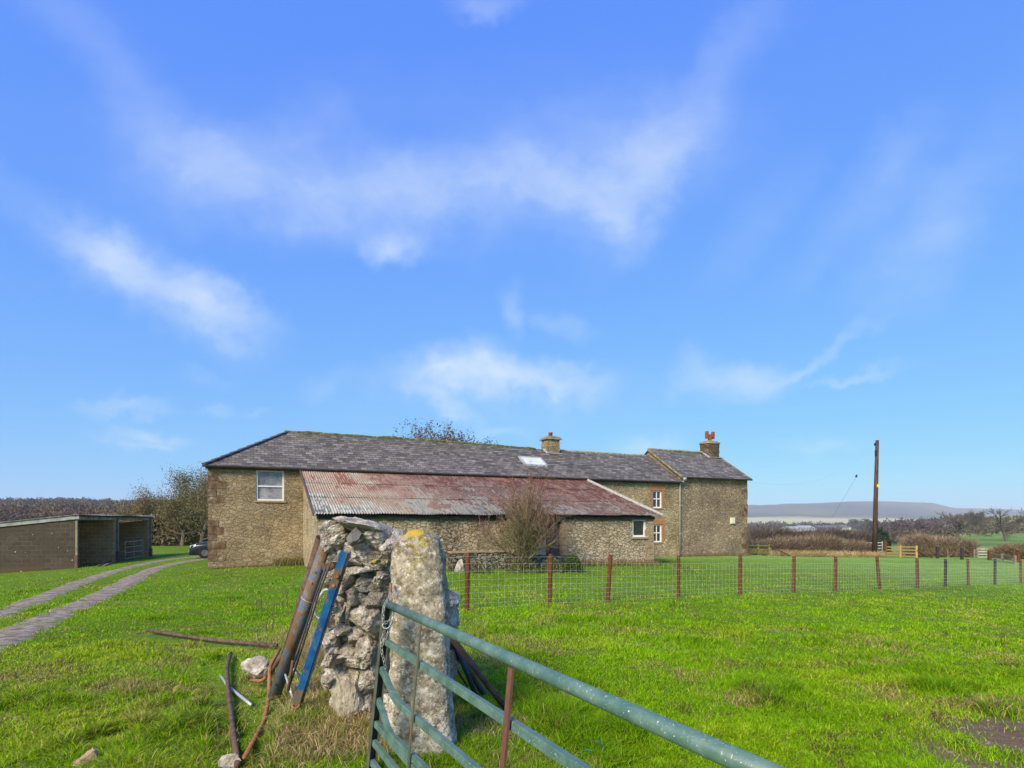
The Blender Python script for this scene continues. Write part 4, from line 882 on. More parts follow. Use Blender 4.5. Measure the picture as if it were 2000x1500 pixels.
blockwall(m, 0, .22, 0.02, DP); m.build('gable_wall', M['block'], shed)
for (x0, x1, ya, yb, nm) in ((LN-.22, LN, .02, DP, 'gable_wall'), (LN*.497-.11, LN*.497+.11, .12, DP-.22, 'partition_wall'), (.22, LN-.22, DP-.22, DP, 'rear_wall')):
    m = MB(); blockwall(m, x0, x1, ya, yb); m.build(nm, M['block_in_bright'], shed)
m = MB(); ns = 110; v = []
for y in np.linspace(-.25, DP+.2, 4):
    for i in range(ns+1): x = -.15+(LN+.3)*i/ns; v.append((x, y, roofz(y)+.02*math.sin(2*math.pi*x/.15)))
m.add(v, [(i*(ns+1)+j, i*(ns+1)+j+1, (i+1)*(ns+1)+j+1, (i+1)*(ns+1)+j) for i in range(3) for j in range(ns)])
sr_ = m.build('sheet_roof', M['sheet_roof'], shed)
m = MB(); m.bar((-.05, -.22, roofz(-.22)-.10), (-.05, DP+.2, roofz(DP+.2)-.10), .05, .24); m.build('barge_board', M['barge'], sr_)
onebox('fascia', 'fascia', shed, .1, LN*.497-.12, -.04, .01, zt_-.24, zt_-.07); onebox('fascia', 'fascia', shed, LN*.497+.12, LN-.1, -.04, .01, zt_-.24, zt_-.07)
m = MB(); m.box(-.1, LN+.1, -.10, -.045, zt_-.08, zt_-.035); m.build('purlin', M['gutter'], shed)
for x, up_ in ((.06, 'timber_grey'), (LN*.497, 'timber_grey'), (LN-.06, 'timber_grey')):
    m = MB(); m.box(x-.045, x+.045, -.10, .015, -.05, zt_-.09); q = m.build('steel_post', M[up_], shed)
    m = MB(); m.box(x-.09, x+.09, -.13, .012, -1.4, -.052); m.build('post_foot', M['rustdark'], q)
m = MB(); m.bar((LN*.52, -.02, -.1), (LN-.15, -.02, -.28), .05, .06); m.build('cross_rail', M['rust'], shed)
sg = empty('metal_gate', 'short galvanised metal gate hung across the far bay of the block shed', 'gate', None, tuple(wl(0, 0)*0+np.array((A_[0]+fu[0]*(LN*.497+.2)-fw[0]*.35, A_[1]+fu[1]*(LN*.497+.2)-fw[1]*.35, 0))), SHR)
m = MB()
for z in (-.5, -.17, .16, .48): m.bar((.0, 0, z), (2.1, 0, z+.05), .035, .035)
m.build('rails', M['gate_dull'], sg)
m = MB()
for x in (0, 1.05, 2.1): m = MB(); m.bar((x, 0, -.55), (x, 0, .56), .035, .035, up=(0, 1, 0)); m.build('upright', M['gate_dull'], sg)
for i, (a, b) in enumerate((((190, 1107), (232, 1092)), ((203, 1106), (242, 1091)))):
    pa, pb = gp(*a), gp(*b); m = MB(); m.bar((pa[0], pa[1], g1(*pa)+.05), (pb[0], pb[1], g1(*pb)+.06), .08, .05)
    place(tag(m.build('timber_plank', M['timber_grey'] if i else M['rustdark']), ('pale' if i else 'dark')+' plank lying in the grass at the foot of the shed bay', 'plank'), (pa[0], pa[1], g1(*pa)))

# ================================================================ CAR behind the barn corner
cz = g1(-17, 32.6); car = empty('parked_car', 'dark blue hatchback car whose nose shows past the left corner of the barn', 'car', None, (-17.75, 32.2, cz), R(16))
prof = [(0.0, .30, .62), (.02, .55, .70), (.10, .72, .76), (.35, .84, .82), (.8, .93, .86), (1.15, .99, .88), (1.3, 1.03, .88), (1.75, 1.30, .80), (2.1, 1.42, .74), (3.0, 1.46, .72), (3.7, 1.36, .72), (4.05, 1.05, .80), (4.15, .8, .82), (4.2, .35, .80)]
m = MB(); rings = []
for x, top, hw in prof:
    hwb = min(.88, hw+.08); sh = min(top-.02, .80); g_ = .20
    rings.append([(x, -hwb*.96, g_), (x, -hwb, .45), (x, -hwb, sh*.85), (x, -hw, sh), (x, -hw*.86, top-.04), (x, -hw*.5, top), (x, hw*.5, top), (x, hw*.86, top-.04), (x, hw, sh), (x, hwb, sh*.85), (x, hwb, .45), (x, hwb*.96, g_)])
loft(m, rings); cb_ = m.build('body', M['car_paint'], car, True)
for x in (.82, 3.4):
    for sd_ in (-1, 1):
        m = MB(); m.tube([(x, sd_*.70, .32), (x, sd_*.90, .32)], .32, 24); wh = m.build('wheel', M['tyre'], car)
        m = MB(); m.tube([(x, sd_*.895, .32), (x, sd_*.904, .32)], .17, 16); m.build('rim', M['alloy'], wh)
m = MB(); m.add([(1.36, -.78, 1.06), (1.36, .78, 1.06), (1.80, .66, 1.32), (1.80, -.66, 1.32)], [(0, 1, 2, 3)]); m.build('windscreen', M['glass_dark'], car)
for sd_ in (-1, 1):
    m = MB(); m.add([(1.55, sd_*.89, .93), (3.5, sd_*.88, .93), (3.2, sd_*.76, 1.34), (2.0, sd_*.77, 1.34)], [(0, 1, 2, 3)]); m.build('side_window', M['glass_dark'], car)
    m = MB(); m.add([(-.0, sd_*.46, .60), (.08, sd_*.78, .60), (.42, sd_*.875, .72), (.36, sd_*.83, .79), (.03, sd_*.50, .70)], [(0, 1, 2, 3, 4)])
    for v_ in m.V: v_ += np.array((-.012, sd_*.012, .006))
    m.build('headlight', M['headlight'], car)
    m = MB(); m.tube([(-.02, sd_*.6, .40), (.05, sd_*.6, .40)], .075, 14); m.build('fog_lamp', M['headlight'], car)
m = MB(); m.box(-.03, -.012, -.26, .26, .40, .51); m.build('number_plate', M['plate'], car)
m = MB(); m.box(-.02, -.008, -.4, .4, .53, .63); m.build('grille', M['black'], car)

# ================================================================ plants: generic branching
def frusta(P0, P1, R0, R1, C, n_=4):
    P0, P1 = np.array(P0), np.array(P1); R0, R1 = np.array(R0), np.array(R1); T = P1-P0; T = T/(np.linalg.norm(T, axis=1, keepdims=True)+1e-9)
    ref = np.where(np.abs(T[:, 2:3]) < .9, np.array([[0, 0, 1.]]), np.array([[1., 0, 0]])); A = np.cross(T, ref); A /= np.linalg.norm(A, axis=1, keepdims=True)+1e-9; B = np.cross(T, A)
    k = len(P0); V = np.empty((k, 2*n_, 3))
    for i in range(n_):
        a = 2*math.pi*i/n_; dv = math.cos(a)*A+math.sin(a)*B; V[:, i] = P0+dv*R0[:, None]; V[:, n_+i] = P1+dv*R1[:, None]
    f = np.array([[i, (i+1) % n_, n_+(i+1) % n_, n_+i] for i in range(n_)]).ravel(); idx = (np.arange(k)[:, None]*2*n_+f).ravel()
    return V.reshape(-1, 3), np.full(k*n_, 4), idx, np.repeat(np.array(C), 2*n_, 0)
def grow(base, H, r0, rd, levels=4, child=(7, 6, 5, 4), ang=(45, 40, 38, 35), lf=(.6, .55, .5, .45), up=.15, wob=.18, start=.3, d0=(0, 0, 1), first=None, lean=(0, 0, 0)):
    segs = []; tips = []
    def br(p, d, L, r, lv):
        k = 5 if lv == 0 else (4 if lv == 1 else 3 if lv == 2 else 2); pts = [p]; rs = [r]
        for i in range(k):
            d = d+np.array([rd.gauss(0, wob), rd.gauss(0, wob), rd.gauss(0, wob*.6)+up*(lv > 0)])+np.array(lean)*.1; d = d/np.linalg.norm(d)
            q = p+d*L/k; rn = r*(1-.62*(i+1)/k) if lv else r*(1-.45*(i+1)/k); segs.append((p, q, rs[-1], rn, lv)); p = q; pts.append(p); rs.append(rn)
        if lv >= levels-1: tips.append((p, d)); return
        n_ = child[lv]
        for i in range(n_):
            f = start+(1-start)*(i+rd.random())/n_ if lv == 0 else .25+.75*(i+rd.random())/n_
            x = f*k; j = min(int(x), k-1); q = pts[j]+(pts[j+1]-pts[j])*(x-j)
            a = R(ang[lv]*(.65+.7*rd.random())); dv = pts[j+1]-pts[j]; dv = dv/np.linalg.norm(dv)
            ref = np.array([rd.gauss(0, 1), rd.gauss(0, 1), rd.gauss(0, 1)]); s_ = np.cross(dv, ref); s_ /= np.linalg.norm(s_)+1e-9
            br(q, dv*math.cos(a)+s_*math.sin(a), L*lf[lv]*(.7+.5*rd.random())*(1.1-.35*f), rs[j]*.62*(1 if lv else .8), lv+1)
    br(np.array(base, float), np.array(d0, float), H*.55, r0, 0)
    return segs, tips
def leafcloud(P_, size, C, mat=None, parent=None, name='foliage', stretch=1.5):
    k = len(P_); a = rng.normal(size=(k, 3)); a /= np.linalg.norm(a, axis=1, keepdims=True); b = np.cross(a, rng.normal(size=(k, 3))); b /= np.linalg.norm(b, axis=1, keepdims=True)
    s = (size*rng.uniform(.5, 1.3, k))[:, None]; V = np.stack([P_-a*s*stretch*.5, P_+b*s*.35, P_+a*s*stretch*.5, P_-b*s*.35], 1)
    return raw(name, V.reshape(-1, 3), np.full(k, 4), np.arange(4*k), mat or M['foliage'], parent, False, np.repeat(C, 4, 0))
def tree(name, label, cat, base, H, r0, seed, ctrunk, ctwig, leaves=None, group=None, minr=.0, split=2, **kw):
    rd = random.Random(seed); e = empty(name, label, cat, group, tuple(base)); segs, tips = grow((0, 0, 0), H, r0, rd, **kw)
    lo = [s for s in segs if s[4] < split]; hi = [s for s in segs if s[4] >= split]
    for nm, ss_, n_, cc in (('trunk', lo, 6, ctrunk), ('crown', hi, 3, ctwig)):
        if not ss_: continue
        k = len(ss_); Cc = np.array(cc)*np.array([.7+.6*rd.random() for _ in range(k)])[:, None]
        V, l, i, c = frusta([s[0] for s in ss_], [s[1] for s in ss_], [max(s[2], minr) for s in ss_], [max(s[3], minr*.8) for s in ss_], Cc, n_); raw(nm, V, l, i, M['twigs'], e, False, c)
    if leaves:
        per_, spread, size, cols_ = leaves; tp = np.array([t[0] for t in tips]); k = len(tp)*per_; P_ = np.repeat(tp, per_, 0)+rng.normal(0, spread, (k, 3))
        cs = np.array(cols_)[rng.integers(0, len(cols_), k)]*rng.uniform(.65, 1.3, (k, 1)); leafcloud(P_, size, cs, parent=e)
    return e
br_ = (.075, .06, .045); br2 = (.13, .10, .075); olive = (.12, .12, .05)
# group of trees left of the barn
lt = [(392, 52, 9.6, 'tall ivy-clad thorn tree rising right behind the left corner of the barn', olive, 3), (356, 55, 8.8, 'olive bare tree with crooked crown, second out from the barn corner', olive, 4),
      (328, 60, 7.2, 'rounded brown thorn tree between the olive trees and the block shed', (.15, .12, .06), 5), (300, 64, 6.0, 'low golden-brown thorn nearest the block shed', (.20, .13, .06), 6), (428, 58, 11., None, olive, 9)]
for px__, Z, H, lab, cw, sd_ in lt:
    if lab is None: lab = 'tall bare tree mostly hidden behind the barn, its edge showing over the gutter'
    X = (px__-HX)/F*Z; b = (X, Z, g1(X, Z)-.1)
    tree('thorn_tree', lab, 'tree', b, H, .16, sd_, (.12, .10, .075), (.19, .155, .11), (28, .46, .105, [(cw[0]*1.5, cw[1]*1.5, cw[2]*1.6), (cw[0]*1.9, cw[1]*1.6, cw[2]*1.4), (.15, .125, .07), (.22, .19, .08)]), 'trees beside the barn', .012, start=.08, child=(12, 8, 6, 4), ang=(58, 45, 40, 35), up=.10)
# understorey thicket at the field edge behind the shed
k = 26000; az = rng.uniform(275, 430, k); Zt = rng.uniform(56, 66, k); Xt = (az-HX)/F*Zt; hh = rng.random(k)**.8*(2.1+2.2*fbm(Xt*.5, Zt*.2, 91))
Pt = np.stack([Xt, Zt, gz(Xt, Zt)+hh], 1); cs = np.array([(.19, .16, .09), (.15, .16, .07), (.24, .17, .10), (.15, .12, .09)])[rng.integers(0, 4, k)]*rng.uniform(.6, 1.3, (k, 1))
tag(leafcloud(Pt, .26, cs, name='thicket', stretch=2.2), kind='stuff')
# tree beyond the ridge
for px__, lab, H, sd_ in ((905, 'wind-swept tree with brown leaves, its top showing over the barn ridge', 12.6, 12), (958, 'smaller wind-bent tree top just right of the larger one over the ridge', 12.0, 15)):
    Z = 47; X = (px__-HX)/F*Z
    tree('wind_swept_tree', lab, 'tree', (X-2.6, Z, g1(X, Z)), H, .2, sd_, br_, (.12, .09, .075), (7, .2, .13, [(.16, .08, .055), (.12, .06, .05)]), None, .011, start=.42, child=(12, 8, 6, 4), ang=(45, 40, 38, 35), up=.12, lean=(.9, 0, 0))
# red-twigged shrub in front of the lean-to
Zb = 22.2; Xb_ = (1018-HX)/F*Zb; bb = (Xb_, Zb, g1(Xb_, Zb))
shr = empty('hawthorn_shrub', 'large leafless shrub with red berries and olive stems in front of the rusty roof', 'shrub', None, bb)
rd = random.Random(31); SG = []; TP = []
for i in range(22):
    a = rd.uniform(0, 2*math.pi); t = rd.uniform(.05, 1.25); sgs, tps = grow((rd.uniform(-.15, .15), rd.uniform(-.1, .1), .1), 4.0*(1.15-.30*t)*rd.uniform(.75, 1.15), .035, rd, 4, (7, 5, 4, 3), (35, 36, 36, 34), (.55, .5, .5, .5), .12, .12, .15, (math.cos(a)*t, math.sin(a)*t, 1))
    SG += sgs; TP += tps
for nm, sel, n_, c0 in (('stems', [s for s in SG if s[4] < 2], 5, (.12, .10, .06)), ('crown', [s for s in SG if s[4] >= 2], 3, (.20, .17, .10))):
    hgt_ = np.array([s[0][2] for s in sel]); k = len(sel); redf = np.clip((hgt_-1.0)/1.6, 0, 1)[:, None]*rng.uniform(0, 1, (k, 1))
    cc = np.array(c0)*(1-redf*.8)+np.array((.20, .08, .065))*redf*.8; cc = cc*rng.uniform(.7, 1.4, (k, 1))
    V, l, i_, c = frusta([s[0] for s in sel], [s[1] for s in sel], [max(s[2], .0048) for s in sel], [max(s[3], .0035) for s in sel], cc, n_); raw(nm, V, l, i_, M['twigs'], shr, False, c)
tp = np.array([t[0] for t in TP]); r_t = np.hypot(tp[:, 0], tp[:, 1])+.35*tp[:, 2]
outr = tp[r_t > np.percentile(r_t, 25)]; k = len(outr)*3; leafcloud(np.repeat(outr, 3, 0)+rng.normal(0, .05, (k, 3)), .030, np.tile((.20, .028, .035), (k, 1))*rng.uniform(.6, 1.3, (k, 1)), parent=shr, name='berries', stretch=1.1)
inr = tp[r_t < np.percentile(r_t, 60)]; k = len(inr)*3; leafcloud(np.repeat(inr, 3, 0)*np.array((.75, .75, .88))+rng.normal(0, .12, (k, 3)), .042, np.tile((.17, .19, .05), (k, 1))*rng.uniform(.6, 1.3, (k, 1)), parent=shr, name='leaves')
# box-like bushes and ivy at the garden wall
def bush(name, lab, cat, c, rad, num, size, cols_, group=None, hollow=.5):
    e = empty(name, lab, cat, group, (c[0], c[1], g1(c[0], c[1])))
    dvec = rng.normal(size=(num, 3)); dvec /= np.linalg.norm(dvec, axis=1, keepdims=True); dvec[:, 2] = np.abs(dvec[:, 2])
    rr_ = (hollow+(1-hollow)*rng.random(num)**.5)[:, None]; lump = (.75+.5*fbm(dvec[:, 0]*2.5+c[0], dvec[:, 2]*3+dvec[:, 1]*2, 95))[:, None]
    P_ = dvec*np.array(rad)*rr_*lump; cs = np.array(cols_)[rng.integers(0, len(cols_), num)]*rng.uniform(.5, 1.4, (num, 1)); leafcloud(P_, size, cs, parent=e)
    rd_ = random.Random(int(c[0]*100)); m = MB()
    for i in range(6): m.tube([(rd_.uniform(-.05, .05), 0, -.05), (rd_.uniform(-.5, .5)*rad[0], rd_.uniform(-.4, .4)*rad[1], rad[2]*.8)], [.02, .006], 5, (.08, .06, .04))
    m.build('stems', M['twigs'], e); return e
def bx_(x, y, Z): return ((x-HX)/F*Z, Z)
ivy = [(.05, .09, .018), (.08, .13, .025), (.11, .15, .04)]
bush('box_bush', 'small round dark green bush at the right end of the garden wall', 'bush', bx_(1117, 0, 21.5), (.42, .3, .62), 2600, .045, ivy)
bush('ivy_clump', 'green ivy clump on the garden wall behind the second fence post', 'ivy', bx_(1075, 0, 20.9), (.45, .22, .52), 1100, .05, [(.14, .18, .04), (.09, .13, .03), (.24, .19, .11)])
bush('ivy_clump', 'dark ivy spilling over the garden wall between the first two fence posts', 'ivy', bx_(1020, 0, 20.7), (.65, .2, .52), 1000, .05, [(.12, .15, .04), (.08, .11, .03), (.24, .19, .11)])
bush('ivy_clump', 'low leafy growth at the left end of the garden wall beside the first fence post', 'ivy', bx_(935, 0, 20.5), (.5, .2, .45), 700, .05, [(.14, .15, .06), (.09, .1, .03), (.2, .19, .1)])
for px__, py__, Z, rr_, lab in ((898, 1105, 20.6, .2, 'white stone at the wall foot left of the first fence post'), (947, 1103, 20.2, .16, 'smaller white stone right of the first fence post')):
    pass

# ================================================================ FENCE of posts and netting
fe = empty('wire_fence', 'stock fence of red-brown round timber posts with galvanised netting crossing the field', 'fence', None, tuple(fence_pts[2]))
fo = np.array(fence_pts[2]); FP = []
for i, (X, Y, Z) in enumerate(fence_pts):
    z = g1(X, Y); yt = posts_px[i][2]; top = CH-(yt-HY)*Y/F if yt else z+1.1
    FP.append((X, Y, z, top)); m = MB(); lx_ = random.uniform(-.035, .035); r = .045+.006*random.random()
    tp_ = {3: .03, 5: 0, 9: -.10, 4: .07}.get(i, lx_)
    m.tube([(X-fo[0], Y-fo[1], z-.3-fo[2]), (X-fo[0], Y-fo[1], z-fo[2]), (X-fo[0]+tp_*.9, Y-fo[1], top-.02-fo[2]), (X-fo[0]+tp_, Y-fo[1], top-fo[2])], [r, r, r, r*.8], 12)
    dk = i in (11, 13); o = m.build('fence_post', M['post_dark'] if dk else M['post_red'], fe)
    if dk: o['label'] = 'dark almost black fence post'
m = MB(); hts = [1.04, .90, .74, .59, .45, .33, .22, .12, .03]
for (a, b) in zip(FP[:-1], FP[1:]):
    pa, pb = np.array(a[:3]), np.array(b[:3]); d_ = pb-pa; L_ = np.hypot(d_[0], d_[1]); off = np.array((.03, -.05, 0))
    ha, hb = (a[3]-a[2])/1.1, (b[3]-b[2])/1.1; wr_ = .0009+.000045*a[1]
    for h in hts:
        q = [pa+d_*f+off+np.array((0, 0, h*(ha*(1-f)+hb*f)-.012*math.sin(math.pi*f)))-fo for f in (0, .5, 1)]; m.tube(q, wr_*(1.2 if h > 1 else 1), 4, cap=False)
    for k in range(int(L_/.15)):
        f = (k+.5)*.15/L_; p = pa+d_*f+off-fo; m.tube([p+np.array((0, 0, .03)), p+np.array((0, 0, .90*(ha*(1-f)+hb*f)-.01))], wr_*.8, 4, cap=False)
m.build('wire_netting', M['wire'], fe)

# ================================================================ ROCKS
def ico(n_=2):
    t = (1+5**.5)/2; v = [(-1, t, 0), (1, t, 0), (-1, -t, 0), (1, -t, 0), (0, -1, t), (0, 1, t), (0, -1, -t), (0, 1, -t), (t, 0, -1), (t, 0, 1), (-t, 0, -1), (-t, 0, 1)]
    f = [(0, 11, 5), (0, 5, 1), (0, 1, 7), (0, 7, 10), (0, 10, 11), (1, 5, 9), (5, 11, 4), (11, 10, 2), (10, 7, 6), (7, 1, 8), (3, 9, 4), (3, 4, 2), (3, 2, 6), (3, 6, 8), (3, 8, 9), (4, 9, 5), (2, 4, 11), (6, 2, 10), (8, 6, 7), (9, 8, 1)]
    v = [np.array(p)/np.linalg.norm(p) for p in v]
    for _ in range(n_):
        c = {}; nf = []
        def mid(a, b):
            k_ = (min(a, b), max(a, b))
            if k_ not in c: q = v[a]+v[b]; v.append(q/np.linalg.norm(q)); c[k_] = len(v)-1
            return c[k_]
        for a, b, d_ in f: x, y, z = mid(a, b), mid(b, d_), mid(d_, a); nf += [(a, x, z), (b, y, x), (d_, z, y), (x, y, z)]
        f = nf
    return np.array(v), f
ICO = {k: ico(k) for k in (2, 3, 4)}
def rock(m, c, size, rot=0., lv=3, rd=random, planes=12, rough=.10, c_=None):
    V, f = ICO[lv]; V = V.copy()
    for _ in range(planes):
        nn = np.array([rd.gauss(0, 1) for _ in range(3)]); nn /= np.linalg.norm(nn); dd = rd.uniform(.48, .8); h = V@nn; V = V-np.maximum(h-dd, 0)[:, None]*nn
    ext = np.abs(V).max(0); V = V/ext
    o = rd.random()*50; nv = np.array([mnoise.fractal(Vector(p*2.6+o), .8, 2.1, 5)+(.45*abs(mnoise.noise(Vector(p*7+o)))-.3*abs(mnoise.noise(Vector((p[0]*3+o, p[1]*3, p[2]*11)))) if lv > 3 else 0) for p in V]); V = V*(1+rough*nv[:, None]*1.3)
    V = V*np.array(size)/2; ca, sa_ = math.cos(rot), math.sin(rot); x = V[:, 0]*ca-V[:, 2]*sa_; z = V[:, 0]*sa_+V[:, 2]*ca; yw = rd.uniform(-.35, .35)
    V = np.stack([x*math.cos(yw)-V[:, 1]*math.sin(yw), x*math.sin(yw)+V[:, 1]*math.cos(yw), z], 1)+np.array(c); m.add(V, f, c_)

# gatepost: one tall lichen-covered limestone slab
post = None; m = MB(); Zp = 4.14
outl = [(1490, 764, 872), (1475, 763, 884), (1440, 763, 889), (1400, 764, 886), (1330, 764, 881), (1260, 765, 880), (1200, 767, 877), (1150, 768, 874), (1115, 768, 872), (1085, 770, 868), (1062, 774, 860), (1047, 784, 850), (1038, 798, 836), (1034.5, 810, 826)]
ys = np.array([o[0] for o in outl]); xl = np.array([o[1] for o in outl]); xr = np.array([o[2] for o in outl]); n_ = 110; rings = []; Zq = Zp
pc = P(822, 1490, Zp); pc[2] = 0
yy = np.concatenate([np.arange(1530, 1100, -4.), np.arange(1100, 1034, -2.), [1034.6]])
for y in yy:
    a = np.interp(y, ys[::-1], xl[::-1]); b = np.interp(y, ys[::-1], xr[::-1]); cx = ((a+b)/2-HX)/F*Zp; hw = (b-a)/2/F*Zp; z = CH+(HY-y)/F*Zp
    th = .15*min(1, max(.12, hw/.17)); ring = []
    for k in range(n_):
        q = 2*math.pi*k/n_; ex = .52; X = cx+hw*math.copysign(abs(math.cos(q))**ex, math.cos(q)); Y = Zp+th*math.copysign(abs(math.sin(q))**ex, math.sin(q))
        dn = mnoise.fractal(Vector((X*6, Y*6, z*5)), .8, 2.1, 6)*.020+mnoise.noise(Vector((X*2, Y*2, z*1.6)))*.02
        ring.append((X+dn*math.cos(q)-pc[0], Y+dn*math.sin(q)-pc[1], z+(dn*.5 if y < 1060 else 0)))
    rings.append(ring)
loft(m, rings); o = m.build('stone_gatepost', M['post'], None, True); o.location = pc; tag(o, 'tall rounded limestone gatepost covered in white and yellow lichen', 'gatepost')
# drystone wall end
dw = empty('drystone_wall', 'crumbling end of a drystone wall piled against the lichened gatepost', 'wall', None, tuple(P(715, 1020, 4.8)*np.array((1, 1, 0))))
do = np.array(dw.location)
Zf = 4.52
stones = [(655, 1048, 44, 46, 20, 'r'), (672, 1058, 52, 26, 38, 'r'), (735, 1056, 62, 48, -20, 'r'), (771, 1068, 46, 54, 0, 'r'), (697, 1078, 48, 50, 25, 'w'), (730, 1088, 62, 40, -10, 'r'),
          (690, 1098, 46, 24, 0, 'r'), (700, 1114, 52, 22, 5, 'r'), (745, 1112, 32, 26, 10, 'r'), (722, 1134, 48, 28, 0, 'r'), (751, 1128, 28, 26, 30, 'r'), (688, 1133, 32, 26, 20, 'r'), (756, 1146, 28, 30, 0, 'r'),
          (725, 1151, 38, 11, 5, 'r'), (694, 1160, 38, 34, -20, 'r'), (719, 1166, 30, 34, 45, 'w'), (745, 1171, 34, 30, -20, 'r'), (671, 1150, 28, 32, 10, 'r'), (666, 1120, 32, 28, 0, 'r'), (654, 1085, 32, 32, 30, 'r'),
          (667, 1196, 17, 36, -25, 'w'), (688, 1196, 20, 42, -10, 'r'), (727, 1212, 58, 62, 20, 'r'), (704, 1190, 28, 30, 0, 'r'), (674, 1226, 34, 26, 0, 'r'), (702, 1246, 46, 30, 0, 'r'), (684, 1271, 62, 38, 10, 'r'),
          (727, 1268, 46, 52, -30, 'r'), (660, 1250, 22, 26, 0, 'r'), (647, 1282, 30, 34, 0, 'w'), (703, 1290, 54, 24, -5, 'r'), (646, 1324, 32, 28, 0, 'r'), (730, 1322, 42, 48, 10, 'r'), (726, 1372, 38, 62, 5, 'r'),
          (736, 1412, 28, 44, 0, 'r'), (650, 1303, 26, 16, 0, 'r'), (876, 1174, 30, 28, 0, 'r'), (874, 1212, 24, 54, 5, 'r'), (884, 1283, 26, 32, 10, 'r'), (876, 1318, 24, 60, 0, 'r'), (752, 1195, 26, 34, 0, 'r'),
          (752, 1240, 22, 50, 0, 'r'), (748, 1300, 24, 50, 0, 'r'), (650, 1175, 24, 30, 0, 'r'), (652, 1210, 24, 30, 0, 'r'), (660, 1270, 20, 20, 0, 'r'), (870, 1250, 26, 40, 0, 'r'), (868, 1375, 26, 60, 0, 'r')]
MW = MB(); MWW = MB(); rd = random.Random(5)
for (x, y, w, h, a, t) in stones:
    Z = Zf+rd.uniform(-.05, .07)+(.28 if x > 860 else 0); rock(MW if t == 'r' else MWW, P(x, y, Z+.1)-do, (w*1.34/F*Z, .34+.1*rd.random(), h*1.34/F*Z), R(a), 4, rd)
for i in range(330):       # packing behind and through the wall, running away from the gate
    x = rd.uniform(652, 765) if i < 130 else rd.uniform(680, 862); y = rd.uniform(1066, 1430) if x < 780 else (rd.uniform(1088, 1430) if x < 846 else rd.uniform(1185, 1430)); Zc = 4.70+(rd.uniform(-.06, .06) if i < 130 else rd.uniform(.05, 1.2)); sc = Zc/4.6
    p = P(x, y, 4.72)*1.0; p = np.array(((x-HX)/F*Zc, Zc, p[2])); rock(MW, p-do, (rd.uniform(.12, .26), rd.uniform(.2, .3), rd.uniform(.09, .17)), rd.uniform(-.4, .4), 2, rd)
wall_m = MW.build('stacked_stones', M['rock'], dw, False); MWW.build('lichened_stones', M['rock_white'], dw, False)
m = MB(); rock(m, P(706, 1029, 4.58)-do, (.46, .42, .13), R(-14), 4, rd, rough=.1); rock(m, P(742, 1035, 4.6)-do, (.24, .3, .12), R(-28), 3, rd); rock(m, P(668, 1040, 4.6)-do, (.2, .3, .14), R(30), 3, rd); m.build('cope_stone', M['rock_white'], dw)
m = MB(); rock(m, P(692, 1048, 4.42)-do, (.12, .16, .15), R(8), 3, rd, 12, .03); m.build('dark_stone', M['rock_dark'], dw)
m = MB(); rock(m, P(734, 1098, 4.45)-do, (.085, .12, .045), R(8), 3, rd); m.build('yellow_stone', M['rock_yellow'], dw)
m = MB(); rock(m, P(686, 1358, 4.60)-do, (.30, .34, .50), R(3), 4, rd, 10, .06); m.build('foundation_stone', M['boulder_foot'], dw)
# loose stones
def loose(x, y, w, h, lab, mt='rock_white', seed=1):
    q = gp(x, y+h*.4, 0); Z = q[1]; m = MB(); rock(m, (0, 0, h/F*Z*.3), (w/F*Z, w/F*Z*.8, h/F*Z*1.3), 0, 3, random.Random(seed)); o = m.build('boulder' if w > 40 else 'loose_stone', M[mt]); o.location = (q[0], q[1], g1(*q)); tag(o, lab, 'stone'); return o
loose(505, 1305, 66, 40, 'white lichened boulder in the grass beside the scrap pipes', seed=2)
loose(452, 1487, 46, 36, 'rough pale stone at the bottom edge next to the long bent pipe', seed=3)
loose(168, 1486, 46, 44, 'pinkish pointed stone at the bottom left edge', 'sandstone', 4)
loose(347, 1409, 14, 12, 'small white stone alone in the left grass', seed=5)
loose(1004, 1377, 14, 12, 'small pink stone beyond the brown gate brace', seed=6)
loose(898, 1106, 22, 26, 'white stone at the wall foot left of the first fence post', seed=7)
loose(943, 1106, 22, 16, 'white stone at the wall foot right of the first fence post', seed=8)
mg = MB(); rd = random.Random(77); k = 0
while k < 210:      # gravel pressed into the mud patch
    X, Y = rd.uniform(2.6, 7.5), rd.uniform(3.0, 5.2)
    if float(mud(np.array([X]), np.array([Y]))[0]) > .2: s_ = rd.uniform(.008, .028)*(1.6 if rd.random() < .08 else 1); rock(mg, (X, Y, g1(X, Y)+s_*.2), (s_*1.6, s_*1.3, s_), 0, 2, rd, 5, .05); k += 1
tag(mg.build('gravel', pm('mixed_gravel', [(.15, .10, .075), (.24, .18, .14), (.42, .36, .3)], 20, .9, .2, .003)), kind='stuff')

